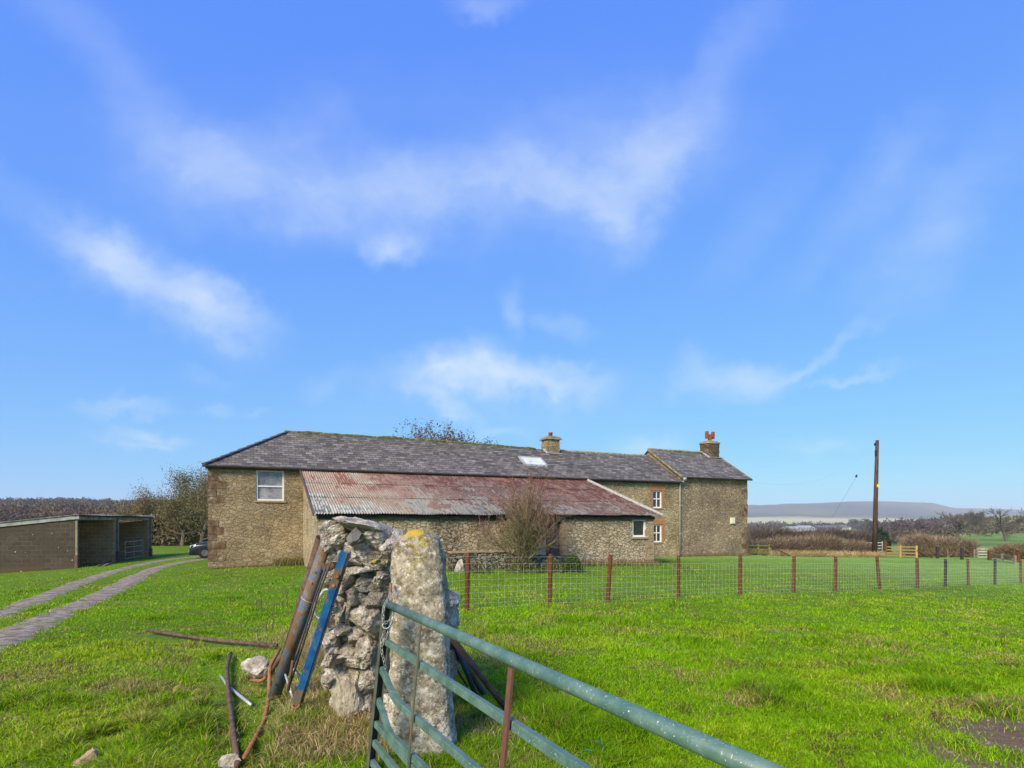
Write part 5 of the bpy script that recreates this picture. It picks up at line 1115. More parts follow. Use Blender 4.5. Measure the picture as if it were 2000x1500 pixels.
# ================================================================ FIELD GATE
gd = np.array((.4692, -.8831, 0)); dn = np.array((-.09, -.048, -1.)); dn /= np.linalg.norm(dn); S0 = P(757, 1180, 3.8); gn = np.cross(gd, dn)
if gn[1] > 0: gn = -gn       # towards the camera side
gate = empty('field_gate', 'green galvanised seven-bar field gate with two bent bars, standing open towards the camera', 'gate', None, tuple(S0)); go = S0
def G(mm, dd, off=0.): return gd*mm+dn*dd+gn*off
m = MB(); m.tube([G(-.02, 0), G(1., .0), G(2., 0), G(3.66, 0)], .026, 24); m.build('top_rail', M['gate'], gate, True)
offs = [.235, .42, .62, .77, .89, 1.016]
for i, dd in enumerate(offs):
    if i in (1, 2):
        q = [(0, 0), (.10, .02), (.20, .055), (.30, .09), (.38, .103), (.5, .105), (1.0, .097), (2., .08), (3.66, .0)] if i == 1 else [(0, 0), (.10, .03), (.20, .075), (.27, .105), (.34, .118), (.5, .115), (.9, .10), (1.6, .09), (3.66, 0)]
    else: q = [(0, 0), (3.66, 0)]
    v = []
    for mm, ex in q:
        c = G(mm, dd+ex)
        for a, b in ((-1, -1), (1, -1), (1, 1), (-1, 1)): v.append(c+gn*.016*a+(-dn)*.019*b)
    k = len(q); f = [(j*4+e, j*4+(e+1) % 4, (j+1)*4+(e+1) % 4, (j+1)*4+e) for j in range(k-1) for e in range(4)]+[(3, 2, 1, 0), (4*k-4, 4*k-3, 4*k-2, 4*k-1)]
    m = MB(); m.add(v, f); o = m.build('bar', M['gate'], gate)
    bv = o.modifiers.new('bevel', 'BEVEL'); bv.width = .003; bv.segments = 2
    if i in (1, 2): o['label'] = 'gate bar bent downwards near the latch end'
m = MB(); w_ = .05      # channel section end stile
for off, wd, mm in ((-.024, .004, .0), (.024, .004, .0)): m.bar(G(mm, -.01, off), G(mm, 1.08, off), .05, wd, up=gn)
m.bar(G(-.027, -.01, 0), G(-.027, 1.08, 0), .004, .052, up=gn); m.build('latch_stile', M['gate_stile'], gate)
m = MB(); m.bar(G(3.66, -.01), G(3.66, 1.08), .05, .05, up=gn); m.build('hinge_stile', M['gate_stile'], gate)
m = MB(); m.bar(G(.75, .02, .030), G(.77, 1.04, .030), .020, .008, up=gn); m.build('brace', M['brace_green'], gate)
m = MB(); m.bar(G(1.795, .02, .032), G(1.80, 1.04, .032), .034, .010, up=gn); m.build('brace', M['brace_brown'], gate)['label'] = 'red-brown flat brace'
m = MB(); m.bar(G(2.9, .02, .032), G(2.9, 1.04, .032), .034, .010, up=gn); m.build('brace', M['brace_green'], gate)
# chain
def chain(m, pts, link=.030, r=.0022):
    pts = np.array(pts); t = np.zeros(len(pts)); t[1:] = np.cumsum(np.linalg.norm(np.diff(pts, axis=0), axis=1)); n_ = max(2, int(t[-1]/(link*.78)))
    for i in range(n_):
        a = np.array([np.interp((i+.5)/n_*t[-1]+e, t, pts[:, j]) for e in (-.004, .004) for j in range(3)]).reshape(2, 3); c = a.mean(0); d_ = a[1]-a[0]; d_ /= np.linalg.norm(d_)+1e-9
        s1 = np.cross(d_, (0, 1., .2)); s1 /= np.linalg.norm(s1); s2 = np.cross(d_, s1); s_ = (s1*.9+s2*.45) if i % 2 else (s2*.9-s1*.5); s_ /= np.linalg.norm(s_)
        loop = [c+d_*math.cos(q)*link*.5+s_*math.sin(q)*link*.27 for q in np.linspace(0, 2*math.pi, 12, endpoint=False)]; m.tube(loop, r, 6, closed=True)
Zc = 3.72; ho = P(757, 1180, 3.72); m = MB()
L1 = [P(764, 1155, 3.85), P(756, 1172, 3.74), P(750, 1186, 3.71), P(748, 1200, 3.71), P(749, 1216, 3.71)]
L2 = [P(768, 1150, 3.87), P(771, 1166, 3.80), P(770, 1178, 3.76), P(768, 1200, 3.72), P(760, 1212, 3.70), P(751, 1218, 3.70)]
L3 = [P(767, 1206, 3.70), P(762, 1225, 3.70), P(756, 1240, 3.70), P(749, 1252, 3.70), P(745, 1262, 3.70), P(746, 1275, 3.70), P(750, 1290, 3.70), P(753, 1306, 3.71)]
L4 = [P(752, 1224, 3.71), P(750, 1236, 3.71), P(746, 1248, 3.71), P(744, 1262, 3.71)]
for l_ in (L1, L2, L3, L4): chain(m, [p-ho for p in l_])
o = m.build('gate_chain', M['chain']); o.location = ho; tag(o, 'steel chain looped round the gate stile and hung from the stone post', 'chain')
m = MB(); hk = [P(768, 1203, 3.69), P(767, 1210, 3.69), P(764, 1218, 3.69), P(760, 1225, 3.69), P(755, 1228, 3.69), P(750, 1227, 3.69), P(747, 1222, 3.69), P(749, 1217, 3.69)]; m.tube([p-ho for p in hk], .0042, 8); m.build('hook', M['galv'], o, True)
m = MB(); a = P(763, 1140, 3.98); m.tube([a-a, P(763, 1148, 3.93)-a, P(763, 1158, 3.90)-a], .010, 8); o = m.build('iron_staple', M['rust'], None, True); o.location = a; tag(o, 'rusty iron staple in the stone gatepost holding the gate chain', 'staple')

# ================================================================ SCRAP PIPES
def pole_thing(name, lab, cat, pts, r, mt, group='scrap metal leaning on the wall', hollow=True, n_=14, extra=None):
    pts = [np.array(p, float) for p in pts]; o_ = pts[-1]; m = MB()
    if hollow and len(pts) == 2: m.pipe(pts[0]-o_, pts[1]-o_, r, max(.003, r*.15), 20)
    else:
        q = []                      # round the bends
        for i, p in enumerate(pts):
            if 0 < i < len(pts)-1:
                a, b = pts[i-1], pts[i+1]; q += [p+(a-p)*.18, p+(a-p)*.07+(b-p)*.07*.5, p+(b-p)*.18]
            else: q.append(p)
        m.tube([p-o_ for p in q], r, n_)
    o = m.build(name, M[mt], None, True); o.location = o_; tag(o, lab, cat, group); return o
bot = P(535, 1362, 4.98)
pipe1 = pole_thing('scrap_pipe', 'thick rusty pipe with blue paint leaning on the wall, leftmost of the scrap', 'pipe', [P(640, 1058, 4.62), bot], .052, 'rust_pipe')
pt, pb = P(640, 1058, 4.62), bot
m = MB()
for f in (.18, .245): c = pt+(pb-pt)*f; m.tube([c+np.array((.0, -.050, .0))-bot, c+np.array((.0, -.060, .0))-bot], .008, 8)
m.build('rivet', M['rust'], pipe1)
m = MB(); c = pt+(pb-pt)*.355; dd = (pb-pt)/np.linalg.norm(pb-pt); a1 = np.cross(dd, (0, 0, 1.)); a1 /= np.linalg.norm(a1); a2 = np.cross(dd, a1)
m.tube([c-bot+(a1*math.cos(q)+a2*math.sin(q))*.0545+dd*.015*math.cos(q) for q in np.linspace(0, 2*math.pi, 20, endpoint=False)], .0028, 6, closed=True); o = m.build('twine_loop', M['twine'], pipe1)
m = MB(); c = pt+(pb-pt)*.90; m.tube([c+np.array((.005, -.050, 0))-bot, c+np.array((.005, -.0545, 0))-bot], .011, 12); m.build('bolt_hole', M['dark'], pipe1)
pole_thing('scrap_pipe', 'dark rusty pipe mostly hidden behind the thick blue-painted one', 'pipe', [P(627, 1050, 4.85), P(556, 1290, 5.35)], .042, 'rustdark')
# blue angle iron
ba, bb2 = P(673, 1077, 4.22), P(574, 1388, 4.58); o_ = bb2; m = MB(); ax = (bb2-ba)/np.linalg.norm(bb2-ba); sdv = np.cross(ax, (0, -1., 0)); sdv /= np.linalg.norm(sdv)
m.bar(ba-o_, bb2-o_, .057, .008, up=(0, -1, 0)); m.bar(ba-o_+sdv*.028*(-1 if sdv[0] < 0 else 1)+np.array((0, .036, 0)), bb2-o_+sdv*.028*(-1 if sdv[0] < 0 else 1)+np.array((0, .036, 0)), .008, .06, up=(0, -1, 0))
o = m.build('angle_iron', M['blue']); o.location = o_; tag(o, 'bright blue painted steel angle leaning on the wall, with a rusty ring bolt', 'steel bar', 'scrap metal leaning on the wall'); bvm = o.modifiers.new('bevel', 'BEVEL'); bvm.width = .002
m = MB(); c = P(580, 1352, 4.62)-o_; m.tube([c, c+np.array((.012, -.05, -.05))], .014, 10)
cc_ = c+np.array((.015, -.06, -.085)); m.tube([cc_+np.array((.026*math.cos(q), .012*math.sin(q), .018*math.sin(q))) for q in np.linspace(0, 2*math.pi, 18, endpoint=False)], .0075, 8, closed=True); m.build('ring_bolt', M['rust'], o, True)
m = MB(); c = ba+(bb2-ba)*.14-o_; m.tube([c+np.array((0, -.004, 0)), c+np.array((0, -.02, 0))], .020, 14); c = ba+(bb2-ba)*.20-o_; m.tube([c+np.array((0, -.004, 0)), c+np.array((0, -.012, 0))], .012, 10); m.build('bolt', M['rust'], o)
pole_thing('steel_strip', 'long thin dark flat strip between the thick pipe and the blue angle', 'steel bar', [P(646, 1098, 4.46), P(622, 1160, 4.55), P(606, 1215, 4.62), P(566, 1338, 4.85)], .009, 'rustdark', hollow=False, n_=6)
pole_thing('steel_strip', 'second thin strip lying just left of its twin beside the thick pipe', 'steel bar', [P(636, 1108, 4.50), P(616, 1165, 4.60), P(600, 1218, 4.66), P(562, 1335, 4.92)], .008, 'bluedark', hollow=False, n_=6)
pole_thing('rusty_bracket', 'short dark rusty bar slanting between the thick pipe and the top of the blue angle', 'steel bar', [P(668, 1082, 4.50), P(650, 1108, 4.55), P(634, 1112, 4.62), P(628, 1090, 4.66)], .022, 'rustdark', hollow=False)
pole_thing('bent_tube', 'galvanised tube with several bends half hidden behind the blue angle', 'pipe', [P(668, 1155, 4.62), P(634, 1151, 4.66), P(624, 1166, 4.68), P(611, 1188, 4.70), P(618, 1204, 4.70), P(634, 1214, 4.68)], .013, 'galv', hollow=False)
pole_thing('thin_pipe', 'thin brown pipe hanging upright with an open end left of the blue angle', 'pipe', [P(572, 1290, 4.82), P(563, 1349, 4.80)], .012, 'rustdark')
pole_thing('bent_tube', 'short bent galvanised tube low down behind the blue angle', 'pipe', [P(586, 1268, 4.95), P(570, 1302, 4.9), P(596, 1338, 4.86)], .014, 'galv', hollow=False)
pole_thing('bent_tube', 'pale tube end poking out beneath the blue angle', 'pipe', [P(566, 1344, 4.86), P(574, 1368, 4.84)], .012, 'galv')
def gl(x, y, up=.03):
    up = up+.022; q = gp(x, y, 0); return np.array((q[0], q[1], g1(*q)+up))
pole_thing('dark_bar', 'dark steel bar lying under the thick pipe by the boulder', 'steel bar', [P(556, 1272, 5.5), P(524, 1318, 5.55), gl(502, 1337, .05)], .022, 'rustdark', hollow=False)
pole_thing('dark_bar', 'second dark steel bar under the thick pipe, its end nearest the grass', 'steel bar', [P(548, 1284, 5.6), P(514, 1330, 5.6), gl(490, 1343, .05)], .018, 'rust', hollow=False)
pole_thing('rusty_rod', 'orange rusty rod with two kinks running down to the bottom edge', 'steel bar', [P(546, 1268, 5.45), P(527, 1302, 5.3), P(525, 1365, 5.05), P(516, 1410, 4.72), gl(478, 1506, .07)], .0165, 'rust', hollow=False)
pole_thing('long_pipe', 'long mossy brown pipe lying across the grass, furthest left', 'pipe', [gl(289, 1240, .05), gl(415, 1258, .035), gl(541, 1271, .05)], .026, 'rustdark', 'scrap metal lying in the grass', hollow=False)
pole_thing('bent_pipe', 'long curved brown pipe lying in the grass and running off the bottom edge', 'pipe', [gl(451, 1284, .03), gl(443, 1314, .03), gl(446, 1362, .03), gl(454, 1425, .03), gl(464, 1510, .03)], .021, 'rustdark', 'scrap metal lying in the grass', hollow=False)
pole_thing('galvanised_tube', 'pale galvanised tube lying in the grass beneath the curved brown pipe', 'pipe', [gl(418, 1300, -.045), gl(447, 1342, -.02), gl(491, 1386, .02)], .014, 'galv', 'scrap metal lying in the grass', hollow=False)
# right of the post
gr2 = 'pipes leaning behind the gatepost'
pole_thing('leaning_pipe', 'purple-brown pipe reaching furthest right behind the gatepost', 'pipe', [P(866, 1225, 4.75), gl(990, 1398, .03)], .026, 'rustdark', gr2)
pole_thing('leaning_pipe', 'rusty blue pipe in the middle of those behind the gatepost', 'pipe', [P(862, 1215, 4.78), gl(944, 1364, .03)], .030, 'rust_pipe', gr2)
pole_thing('leaning_pipe', 'dark blue pipe nearest the wall behind the gatepost', 'pipe', [P(866, 1205, 4.75), gl(932, 1374, .03)], .022, 'bluedark', gr2)
pole_thing('leaning_pipe', 'thin rusty rod between the gatepost and the dark blue pipe', 'pipe', [P(868, 1270, 4.85), gl(912, 1348, .03)], .012, 'rust', gr2)

rd4 = random.Random(9); q = gp(1130, 1482, 0); m = MB()
for i in range(16):
    a = np.array((rd4.uniform(-.22, .22), rd4.uniform(-.06, .06), rd4.uniform(.01, .05))); pts = [a]
    for j in range(7): a = a+np.array((rd4.uniform(-.06, .07), rd4.uniform(-.03, .03), rd4.uniform(-.02, .02))); pts.append(a)
    m.tube(pts, .0035, 5)
o = m.build('baler_twine', pm('teal_twine', [(.02, .16, .16), (.05, .30, .29), (.10, .38, .36)], 30, .7, 0)); o.location = (q[0], q[1], g1(*q)+.02); tag(o, 'tangle of teal baler twine lying in the grass under the gate', 'twine')
# long dead grass round the wall foot
def patch(k, cx, cy, sx, sy): return rng.normal(cx, sx, k), rng.normal(cy, sy, k)
Xs, Ys, Hs = [], [], []
for (k, px__, py__, sx, sy, h) in ((4200, 632, 1365, .21, .36, .24), (2600, 640, 1420, .22, .22, .20), (1600, 690, 1450, .25, .15, .16), (3600, 648, 1280, .17, .5, .38), (800, 590, 1240, .2, .5, .18), (900, 900, 1440, .3, .25, .13), (1800, 600, 1430, .3, .3, .14)):
    q = gp(px__, py__, 0); a, b = patch(k, q[0], q[1], sx, sy); Xs.append(a); Ys.append(b); Hs.append(np.full(k, h))
Xs, Ys, Hs = map(np.concatenate, (Xs, Ys, Hs)); Hs = Hs*rng.uniform(.4, 1.2, len(Hs)); dr_ = dist_line(Xs, Ys, np.array([gp(*q) for q in PIPES[3]])); Hs = Hs*np.where(dr_ < .13, .2, 1); k = len(Xs)
cs = np.array([(.62, .48, .25), (.46, .33, .15), (.70, .58, .34), (.30, .36, .05), (.34, .22, .10)])[rng.integers(0, 5, k)]*rng.uniform(.6, 1.15, (k, 1))
blades('dry_grass', Xs, Ys, Hs, np.full(k, .0055), cs, lean=.95, curl=1.3)
# tufts along fences, wall feet
Xs, Ys, Hs = [], [], []
for i in range(2600):
    s = rd.uniform(9, 18.6); p = wl(s, -6.6-abs(rd.gauss(0, .35))); Xs.append(p[0]); Ys.append(p[1]); Hs.append(rd.uniform(.1, .4))
for i in range(1500):
    s = rd.uniform(2.6, 4.2); p = wl(s, -.1-abs(rd.gauss(0, .35))); Xs.append(p[0]); Ys.append(p[1]); Hs.append(rd.uniform(.1, .5))
for i in range(900):
    s = rd.uniform(0, 3.6); p = wl(s, -.08-abs(rd.gauss(0, .1))); Xs.append(p[0]); Ys.append(p[1]); Hs.append(rd.uniform(.06, .16))
for i in range(1400):
    s = rd.uniform(25.6, 31); p = wl(s, -.1-abs(rd.gauss(0, .15))); Xs.append(p[0]); Ys.append(p[1]); Hs.append(rd.uniform(.06, .25))
Xs, Ys, Hs = map(np.array, (Xs, Ys, Hs)); k = len(Xs)
cs = np.array([(.36, .30, .14), (.42, .34, .18), (.16, .22, .04), (.10, .16, .02), (.28, .16, .09)])[rng.integers(0, 5, k)]*rng.uniform(.6, 1.1, (k, 1))
blades('rough_grass', Xs, Ys, Hs, np.full(k, .014), cs, lean=.5)
# dead weed stalks in the left field
for i, (x, y, h, lab) in enumerate(((503, 1212, 62, 'thin dead weed stalk in the field, left of the pair with seed heads'), (525, 1235, 66, 'dead weed stalk nearest the leaning scrap'), (553, 1185, 40, 'short dark weed stalk close to the barn side'), (318, 1320, 34, 'bent dark twig standing in the left foreground grass'), (352, 1330, 60, 'leaning dead stem in the left foreground grass'))):
    q = gp(x, y, 0); Z = q[1]; H_ = h/F*Z; m = MB(); rd2 = random.Random(i)
    for j in range(3 if i < 3 else 1):
        a = np.array((rd2.uniform(-.08, .08)*(i < 3), rd2.uniform(-.05, .05), 0)); b = a+np.array(((rd2.uniform(-.05, .05) if i < 3 else (-.12 if i == 3 else .14)), 0, H_*rd2.uniform(.7, 1))); m.tube([a, (a+b)/2+np.array((.015, 0, 0)), b], [.005, .004, .002], 5)
        for t_ in range(6): c = a+(b-a)*rd2.uniform(.5, 1); m.tube([c, c+np.array((rd2.uniform(-.06, .06), 0, rd2.uniform(.02, .07)))], [.0025, .0012], 4)
    o = m.build('dead_weed', M['rustdark']); o.location = (q[0], q[1], g1(*q)); tag(o, lab, 'weed', 'dead weeds in the field')

# ================================================================ RIGHT BACKGROUND, just beyond the field
def at(x, Z, dz=0.): X = (x-HX)/F*Z; return np.array((X, Z, g1(X, Z)+dz))
def zy(y, Z): return CH+(HY-y)/F*Z
def railfence(name, lab, cat, x0, Z0, x1, Z1, ya, yb, n_r, mt, posts_n=2, brace=None, pm_=None, th=.09):
    a, b = at(x0, Z0), at(x1, Z1); e = empty(name, lab, cat, None, tuple(a)); ya_, yb_ = zy(ya, Z0), zy(yb, Z0); m = MB(); ground_d = b[2]-a[2]
    for i in range(n_r): z = yb_+(ya_-yb_)*i/(n_r-1); m.bar((0, 0, z-a[2]), (b[0]-a[0], b[1]-a[1], z-a[2]+ground_d*.7), .04, th)
    m.build('rails', M[mt], e)
    for i in range(posts_n):
        f = i/(posts_n-1); p = (b-a)*f; m = MB(); m.bar((p[0], p[1]+.06, p[2]-.2), (p[0], p[1]+.06, ya_-a[2]+.12+ground_d*.7*f), .11, .11, up=(0, 1, 0)); m.build('post', M[pm_ or mt], e)
    if brace: m = MB(); p = b-a; m.bar((p[0], p[1], ya_-a[2]-.1), (p[0]+brace, p[1]-.3, p[2]), .09, .09, up=(0, 1, 0)); m.build('brace', M['pole'], e)
    return e
railfence('rail_fence', 'lichened three-rail timber fence against the right corner of the farmhouse', 'fence', 1458, 41, 1503, 43, 1065, 1080, 3, 'rail_lichen', 3, 1.4)
pz = 47; a = at(1708, pz); top = zy(860, pz)
pol = empty('telegraph_pole', 'tall dark timber pole standing beyond the field, right of the farmhouse', 'pole', None, tuple(a)); m = MB(); m.tube([(0, 0, -.3), (.1, 0, (top-a[2])*.5), (.22, 0, top-a[2])], [.19, .165, .125], 14); m.build('pole_shaft', M['pole'], pol, True)
m = MB(); zz = zy(949, pz)-a[2]; m.box(.08, .24, -.20, -.18, zz-.12, zz+.14); m.build('warning_sign', M['sign_yellow'], pol)
m = MB(); zz = zy(868, pz)-a[2]; m.box(-.05, .02, -.18, -.02, zz-.12, zz+.1); m.box(.0, .10, -.20, -.02, zz-.9, zz-.5); m.build('pole_bracket', M['gutter'], pol)
# free stay wire with insulator, and the service wire to the house
e1 = P(1672, 932, 40); e2 = P(1626, 1010, 44); m = MB(); m.tube([e1-e2, (0, 0, 0)], .0055, 5); o = m.build('cable', M['black']); o.location = e2; tag(o, 'slack black cable hanging left of the tall pole', 'cable')
m = MB(); m.tube([e1-e2, e1-e2+np.array((.05, 0, .16))], [.07, .05], 8); m.build('insulator', M['black'], o)
hpt = wl(31.2, 0, 4.25); q = [hpt+(np.array((a[0]+.2, a[1], top-.4))-hpt)*f-np.array((0, 0, 1.3*math.sin(math.pi*f))) for f in np.linspace(0, 1, 14)]
m = MB(); m.tube([p-hpt for p in q], .0045, 4); o = m.build('service_wire', M['lead']); o.location = hpt; tag(o, 'faint service wire from the farmhouse eaves to the tall pole', 'wire')
railfence('steel_gate', 'pale galvanised gate just left of the tall pole base', 'gate', 1690, 52, 1707, 52, 1060, 1082, 5, 'gate_grey', 2, None, 'timber_grey', .06)
railfence('steel_gate', 'white-railed gate just right of the tall pole base', 'gate', 1712, 51, 1725, 51, 1060, 1082, 5, 'gate_grey', 2, None, 'gate_grey', .06)
m = MB(); p = at(1728, 50); m.bar((0, 0, -.2), (0, 0, zy(1055, 50)-p[2]), .2, .2, up=(0, 1, 0)); o = m.build('gate_post', M['post_red']); o.location = p; tag(o, 'thick brown timber gatepost between the white gate and the yellow rails', 'post')
railfence('timber_rails', 'new yellow timber gate and rails right of the thick brown gatepost', 'fence', 1731, 50, 1791, 46, 1068, 1085, 4, 'rail_new', 3, 1.0, None, .10)
for x, Z, yt, dk, lab in ((1831, 45, 1068, 1, 'dark post in front of the hedge, nearer the yellow rails'), (1879, 43, 1070, 1, 'dark thick post in front of the middle of the hedge'), (1851, 50, 1069, 0, 'pale thin post between the two dark hedge posts'), (1903, 48, 1072, 0, 'pale thin post right of the dark hedge posts'), (1932, 42, 1075, 1, 'brown post where the dark rails begin'),
                          (1533, 50, 1064, 0, 'pale thin stake at the left of the bramble bank'), (1575, 50, 1062, 0, 'pale stake in the middle of the bramble bank'), (1620, 50, 1064, 0, 'pale stake at the right of the bramble bank'), (1988, 40, 1078, 1, 'red-brown post at the right edge beyond the fence')):
    p = at(x, Z); m = MB(); w = .16 if dk else .09; m.bar((0, 0, -.2), (0, 0, zy(yt, Z)-p[2]), w, w, up=(0, 1, 0)); o = m.build('boundary_post', M['post_dark' if x < 1900 and dk else ('post_red' if dk else 'timber_grey')]); o.location = p; tag(o, lab, 'post', 'posts along the far field boundary')
railfence('field_gate_far', 'small pale metal gate right of the hedge', 'gate', 1910, 46, 1928, 46, 1072, 1088, 4, 'gate_grey', 2, None, 'timber_grey', .05)
railfence('rail_fence', 'grey-green timber rail fence at the far right of the field', 'fence', 1936, 42, 1984, 38, 1082, 1100, 4, 'timber_grey', 3, None)
# brambles, dead grass bank and hedges
def scrub(name, x0, x1, Z0, Z1, ytop, n_, cols_, rad=.008, ln=(.4, 1.1), lumps=.35, lab=None, cat=None, kind=None, vert=.8, leaf=None, ybot=None, leafc=None):
    """mass of fine stems filling a bank between two columns"""
    x = rng.uniform(x0, x1, n_); f = (x-x0)/(x1-x0); Z = Z0+(Z1-Z0)*f+rng.uniform(-1, 1, n_)*1.2; X = (x-HX)/F*Z; g_ = gz(X, Z); yt = np.interp(x, *zip(*ytop)); top = CH+(HY-yt)/F*Z
    hgt = (top-g_)*(1.12-1.3*lumps*fbm(X*.55, Z*.4, 17, 4)-.3*lumps*(rng.random(n_) < .5)*rng.random(n_)); l = rng.uniform(*ln, n_); z0 = rng.random(n_)**.9*np.maximum(hgt-l*.6, .02)
    d_ = rng.normal(0, .75, (n_, 3)); d_[:, 2] = np.abs(d_[:, 2])*.8+vert*.45; d_ /= np.linalg.norm(d_, axis=1, keepdims=True); o_ = at((x0+x1)/2, (Z0+Z1)/2)
    P0 = np.stack([X, Z, g_+z0], 1)-o_; P1 = P0+d_*l[:, None]; cs = np.array(cols_)[rng.integers(0, len(cols_), n_)]*rng.uniform(.3, 1.6, (n_, 1))*(.65+.7*fbm(X*1.3, Z*1.3, 23))[:, None]
    V, a, b, c = frusta(P0, P1, np.full(n_, rad), np.full(n_, rad*.5), cs, 3); o = raw(name, V, a, b, M['twigs'], None, False, c); o.location = o_
    tag(o, lab, cat, None, kind)
    if leaf: k = leaf; s_ = rng.integers(0, n_, k); leafcloud(P0[s_]+(P1-P0)[s_]*rng.random((k, 1)), .07, np.array(leafc or cols_)[rng.integers(0, len(leafc or cols_), k)]*rng.uniform(.6, 1.3, (k, 1)), parent=o, name='leaves')
    return o
tan = [(.26, .19, .13), (.36, .28, .19), (.19, .13, .10), (.15, .13, .07), (.30, .20, .14), (.10, .08, .06)]
scrub('bramble_bank', 1466, 1702, 45.5, 49, [(1466, 1056), (1510, 1048), (1590, 1042), (1640, 1046), (1680, 1052), (1702, 1066)], 17000, tan+[(.13, .12, .05)], .011, lab='tangle of brown brambles along the far side of the field, left of the tall pole', cat='brambles', leaf=9000)
scrub('dead_grass_bank', 1462, 1730, 43.5, 46.5, [(1462, 1079), (1500, 1074), (1540, 1079), (1590, 1073), (1640, 1080), (1680, 1076), (1730, 1081)], 7000, [(.5, .38, .2), (.42, .30, .15), (.34, .27, .1)], .009, (.2, .6), .75, kind='stuff', lab=None)
scrub('dark_thicket', 1466, 1700, 62, 66, [(1466, 1018), (1500, 1026), (1560, 1030), (1640, 1026), (1700, 1034)], 15000, [(.10, .08, .07), (.14, .11, .095), (.08, .07, .055), (.17, .13, .10)], .014, (.7, 1.8), .35, lab='dark leafless thicket behind the bramble bank', cat='thicket', leaf=7000)
scrub('hedge', 1765, 1902, 53, 50, [(1765, 1046), (1800, 1046), (1860, 1050), (1902, 1056)], 15000, [(.32, .23, .15), (.25, .17, .11), (.38, .30, .21), (.17, .13, .09), (.14, .13, .06)], .010, (.35, .9), .2, lab='trimmed brown beech hedge right of the yellow rails', cat='hedge', leaf=12000)
scrub('hedge', 1944, 2060, 47, 44, [(1944, 1068), (1970, 1064), (2060, 1062)], 9000, [(.24, .16, .10), (.30, .19, .12), (.16, .13, .07), (.13, .14, .06)], .010, (.35, .9), .3, lab='brown hedge at the right edge behind the grey rails', cat='hedge', leaf=6000)
# bare oaks
for x, Z, yb, yt, lab, sd_, sp in ((1870, 150, 1054, 990, 'wide bare oak with dense crown beyond the beech hedge', 41, 1.), (1966, 150, 1062, 984, 'bare oak with split crown near the right edge', 44, 1.), (1908, 330, 0, 1003, 'small dark round tree on the skyline between the two oaks', 45, .8)):
    p = at(x, Z); H_ = (zy(yt, Z)-p[2])
    tree('oak_tree', lab, 'tree', p, H_*1.12, .42*sp, sd_, (.10, .085, .065), (.12, .10, .08), None if Z < 200 else (6, .45, .5, [(.09, .09, .055), (.11, .10, .06)]), None, .038, start=.30, child=(9, 8, 7, 6), ang=(66, 46, 42, 40), lf=(.98, .62, .5, .45), up=.05)
# evergreen by the pole
p = at(1718, 75); bush('evergreen_bush', 'dark evergreen behind the gate right of the tall pole', 'bush', (p[0], p[1]), (1.3, 1.2, 3.0), 5000, .28, [(.02, .05, .03), (.035, .07, .04)])
# woodland masses (too many to count)
def wood(name, x0, x1, Z0, Z1, n_, h, cols_, size, seed, dens=26, w=3.2):
    x = rng.uniform(x0, x1, n_); Z = np.exp(rng.uniform(math.log(Z0), math.log(Z1), n_)); X = (x-HX)/F*Z; g_ = gz(X, Z); hh = h*rng.uniform(.6, 1.25, n_)
    u_ = rng.normal(size=(n_, dens, 3)); u_ /= np.linalg.norm(u_, axis=2, keepdims=True); u_ *= rng.random((n_, dens, 1))**.45
    P_ = np.stack([X, Z, g_+hh*.58], 1)[:, None, :]+u_*np.stack([np.full(n_, w)*hh/h*.55, np.full(n_, w)*.55, hh*.46], 1)[:, None, :]; cs = np.array(cols_)[rng.integers(0, len(cols_), n_)]*rng.uniform(.7, 1.25, (n_, 1))
    cs = np.repeat(cs[:, None, :], dens, 1)*rng.uniform(.65, 1.3, (n_, dens, 1)); k = n_*dens; Pf = P_.reshape(-1, 3)
    a = rng.normal(size=(k, 3)); a[:, 2] *= 1.6; a /= np.linalg.norm(a, axis=1, keepdims=True); b = np.cross(a, rng.normal(size=(k, 3))); b /= np.linalg.norm(b, axis=1, keepdims=True)
    s = (size*rng.uniform(.5, 1.4, k)*np.repeat(np.clip(Z/Z0, 1, 3)**.6, dens))[:, None]; V = np.stack([Pf-a*s, Pf+b*s*.4, Pf+a*s, Pf-b*s*.4], 1)
    o = raw(name, V.reshape(-1, 3), np.full(k, 4), np.arange(4*k), M['foliage'], None, False, np.repeat(cs.reshape(-1, 3), 4, 0)); return tag(o, kind='stuff')
wood('hillside_wood', -500, 430, 170, 900, 4200, 7.5, [(.15, .095, .06), (.19, .12, .07), (.12, .085, .065), (.10, .10, .055), (.17, .10, .08), (.09, .07, .06)], .5, 1, 60, 6.0)
wood('valley_wood', 1700, 1838, 300, 400, 260, 7.0, [(.12, .085, .085), (.10, .075, .07), (.14, .10, .09)], .8, 2, 46, 4.5)
wood('valley_scrub', 1455, 1850, 120, 290, 520, 2.6, [(.12, .09, .075), (.10, .08, .06), (.15, .11, .08)], .5, 3, 26, 3.6)
wood('valley_hedgerows', 1455, 1900, 450, 1200, 420, 7, [(.10, .085, .08), (.08, .09, .06), (.12, .09, .08)], 1.3, 4, 24, 9.)
wood('slope_thicket', 1850, 2250, 200, 520, 230, 3.6, [(.13, .10, .08), (.15, .13, .06), (.11, .09, .075), (.17, .14, .07)], .8, 5, 26, 5.)
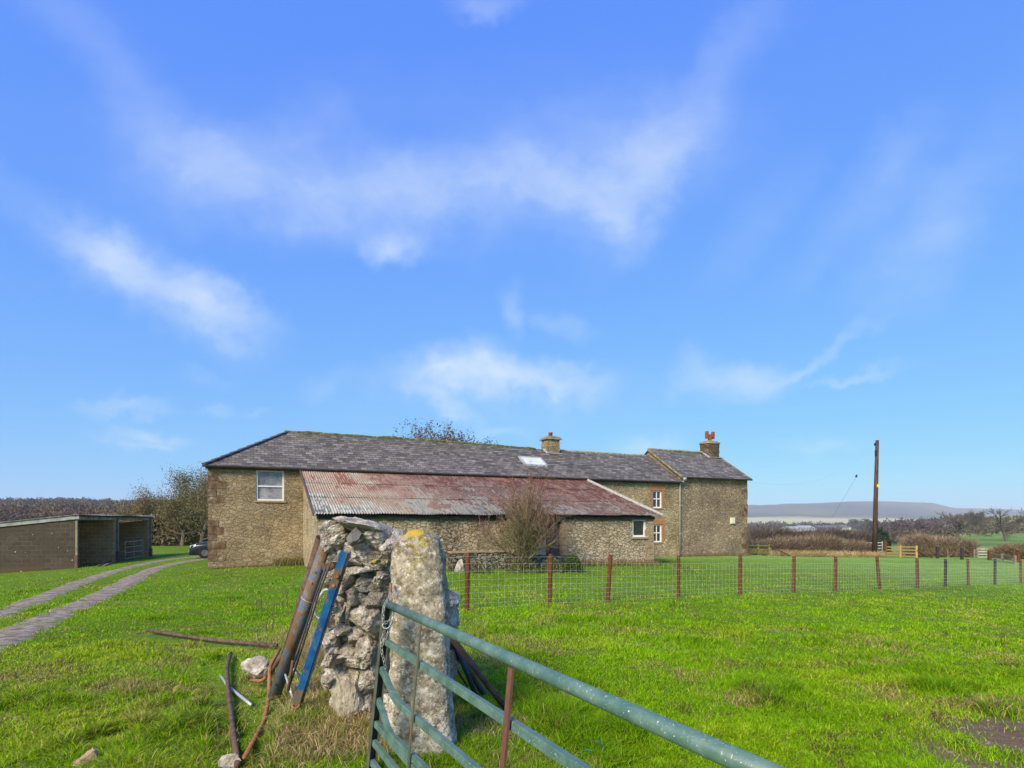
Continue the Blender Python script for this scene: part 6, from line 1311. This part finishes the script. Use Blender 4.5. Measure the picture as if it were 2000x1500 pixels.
# a few single trees on the skyline of the valley
for x, Z, yt, lab in ((1664, 700, 1010, 'leftmost of the flat-topped pines on the valley skyline'), (1678, 700, 1009, 'broad flat-topped pine in the middle of the valley skyline'), (1695, 640, 1008, 'pine almost touching the tall pole on the skyline'), (1752, 420, 1011, 'tree rising above the valley wood left of the lone round tree'), (1800, 430, 1010, 'small round lone tree above the valley wood')):
    p = at(x, Z); H_ = zy(yt, Z)-p[2]; tree('skyline_tree', lab, 'tree', p, H_*1.05, .5, int(x), (.06, .05, .045), (.06, .06, .05), (8, 1.0, 1.1, [(.05, .065, .045), (.07, .07, .05)]), 'single trees on the valley skyline', .08, start=.5, levels=3, child=(8, 6, 4, 3), ang=(60, 45, 40, 36), lf=(.6, .55, .5, .45))
# distant farm buildings in the valley
def barnlet(x0, x1, Z, yt, yb, lab, mt, mw='white_wall', dpt=18):
    a = P(x0, yb, Z); b = P(x1, yb, Z); w = b[0]-a[0]; base = g1((a[0]+b[0])/2, Z); e = empty('farm_building', lab, 'building', 'farm buildings far off in the valley', ((a[0]+b[0])/2, Z, base)); h = zy(yt, Z)-base; wh = max(h*.6, zy(yb, Z)-base+.1); h = max(h*.92, wh+.9)
    m = MB(); m.box(-w/2, w/2, 0, dpt, -1, wh); m.build('wall', M[mw], e); m = MB(); m.add([(-w/2-.5, -.5, wh+.01), (w/2+.5, -.5, wh+.01), (w/2+.5, dpt/2, h), (-w/2-.5, dpt/2, h), (-w/2-.5, dpt+.5, wh+.01), (w/2+.5, dpt+.5, wh+.01)], [(0, 1, 2, 3), (3, 2, 5, 4), (0, 3, 4), (1, 5, 2)]); m.build('roof', M[mt], e)
barnlet(1544, 1566, 420, 1027, 1035, 'leftmost pale-roofed farm shed in the valley', 'white_roof')
barnlet(1568, 1594, 430, 1025, 1033, 'larger white-roofed farm shed next to the leftmost one', 'white_roof')
barnlet(1604, 1640, 440, 1025, 1031, 'long grey-roofed farm building in the valley', 'grey_roof', 'grey_roof')
barnlet(1646, 1662, 450, 1024, 1030, 'small blue-grey farm building right of the long one', 'grey_roof', 'white_wall')
barnlet(1672, 1703, 200, 1040, 1050, 'low pale-roofed building just left of the tall pole', 'white_roof', 'grey_roof', 8)

# ---------------------------------------------------------------- haze: one closed box of even air round everything
def haze():
    m = bpy.data.materials.new('valley_haze'); m.use_nodes = True; n = NT(m.node_tree); n.n.clear(); o = n.new('ShaderNodeOutputMaterial'); v = n.new('ShaderNodeVolumePrincipled')
    v.inputs['Color'].default_value = (.86, .93, 1, 1); v.inputs['Density'].default_value = .00019; v.inputs['Anisotropy'].default_value = .0; n.link(v.outputs[0], o.inputs['Volume'])
    zs = GZ.min()-1.; ztop = max(GZ.max(), 12)+6; b = MB(); b.box(-8400, 8400, -8400, 8400, zs, ztop); ob = b.build('haze', m); tag(ob, kind='stuff')
haze()
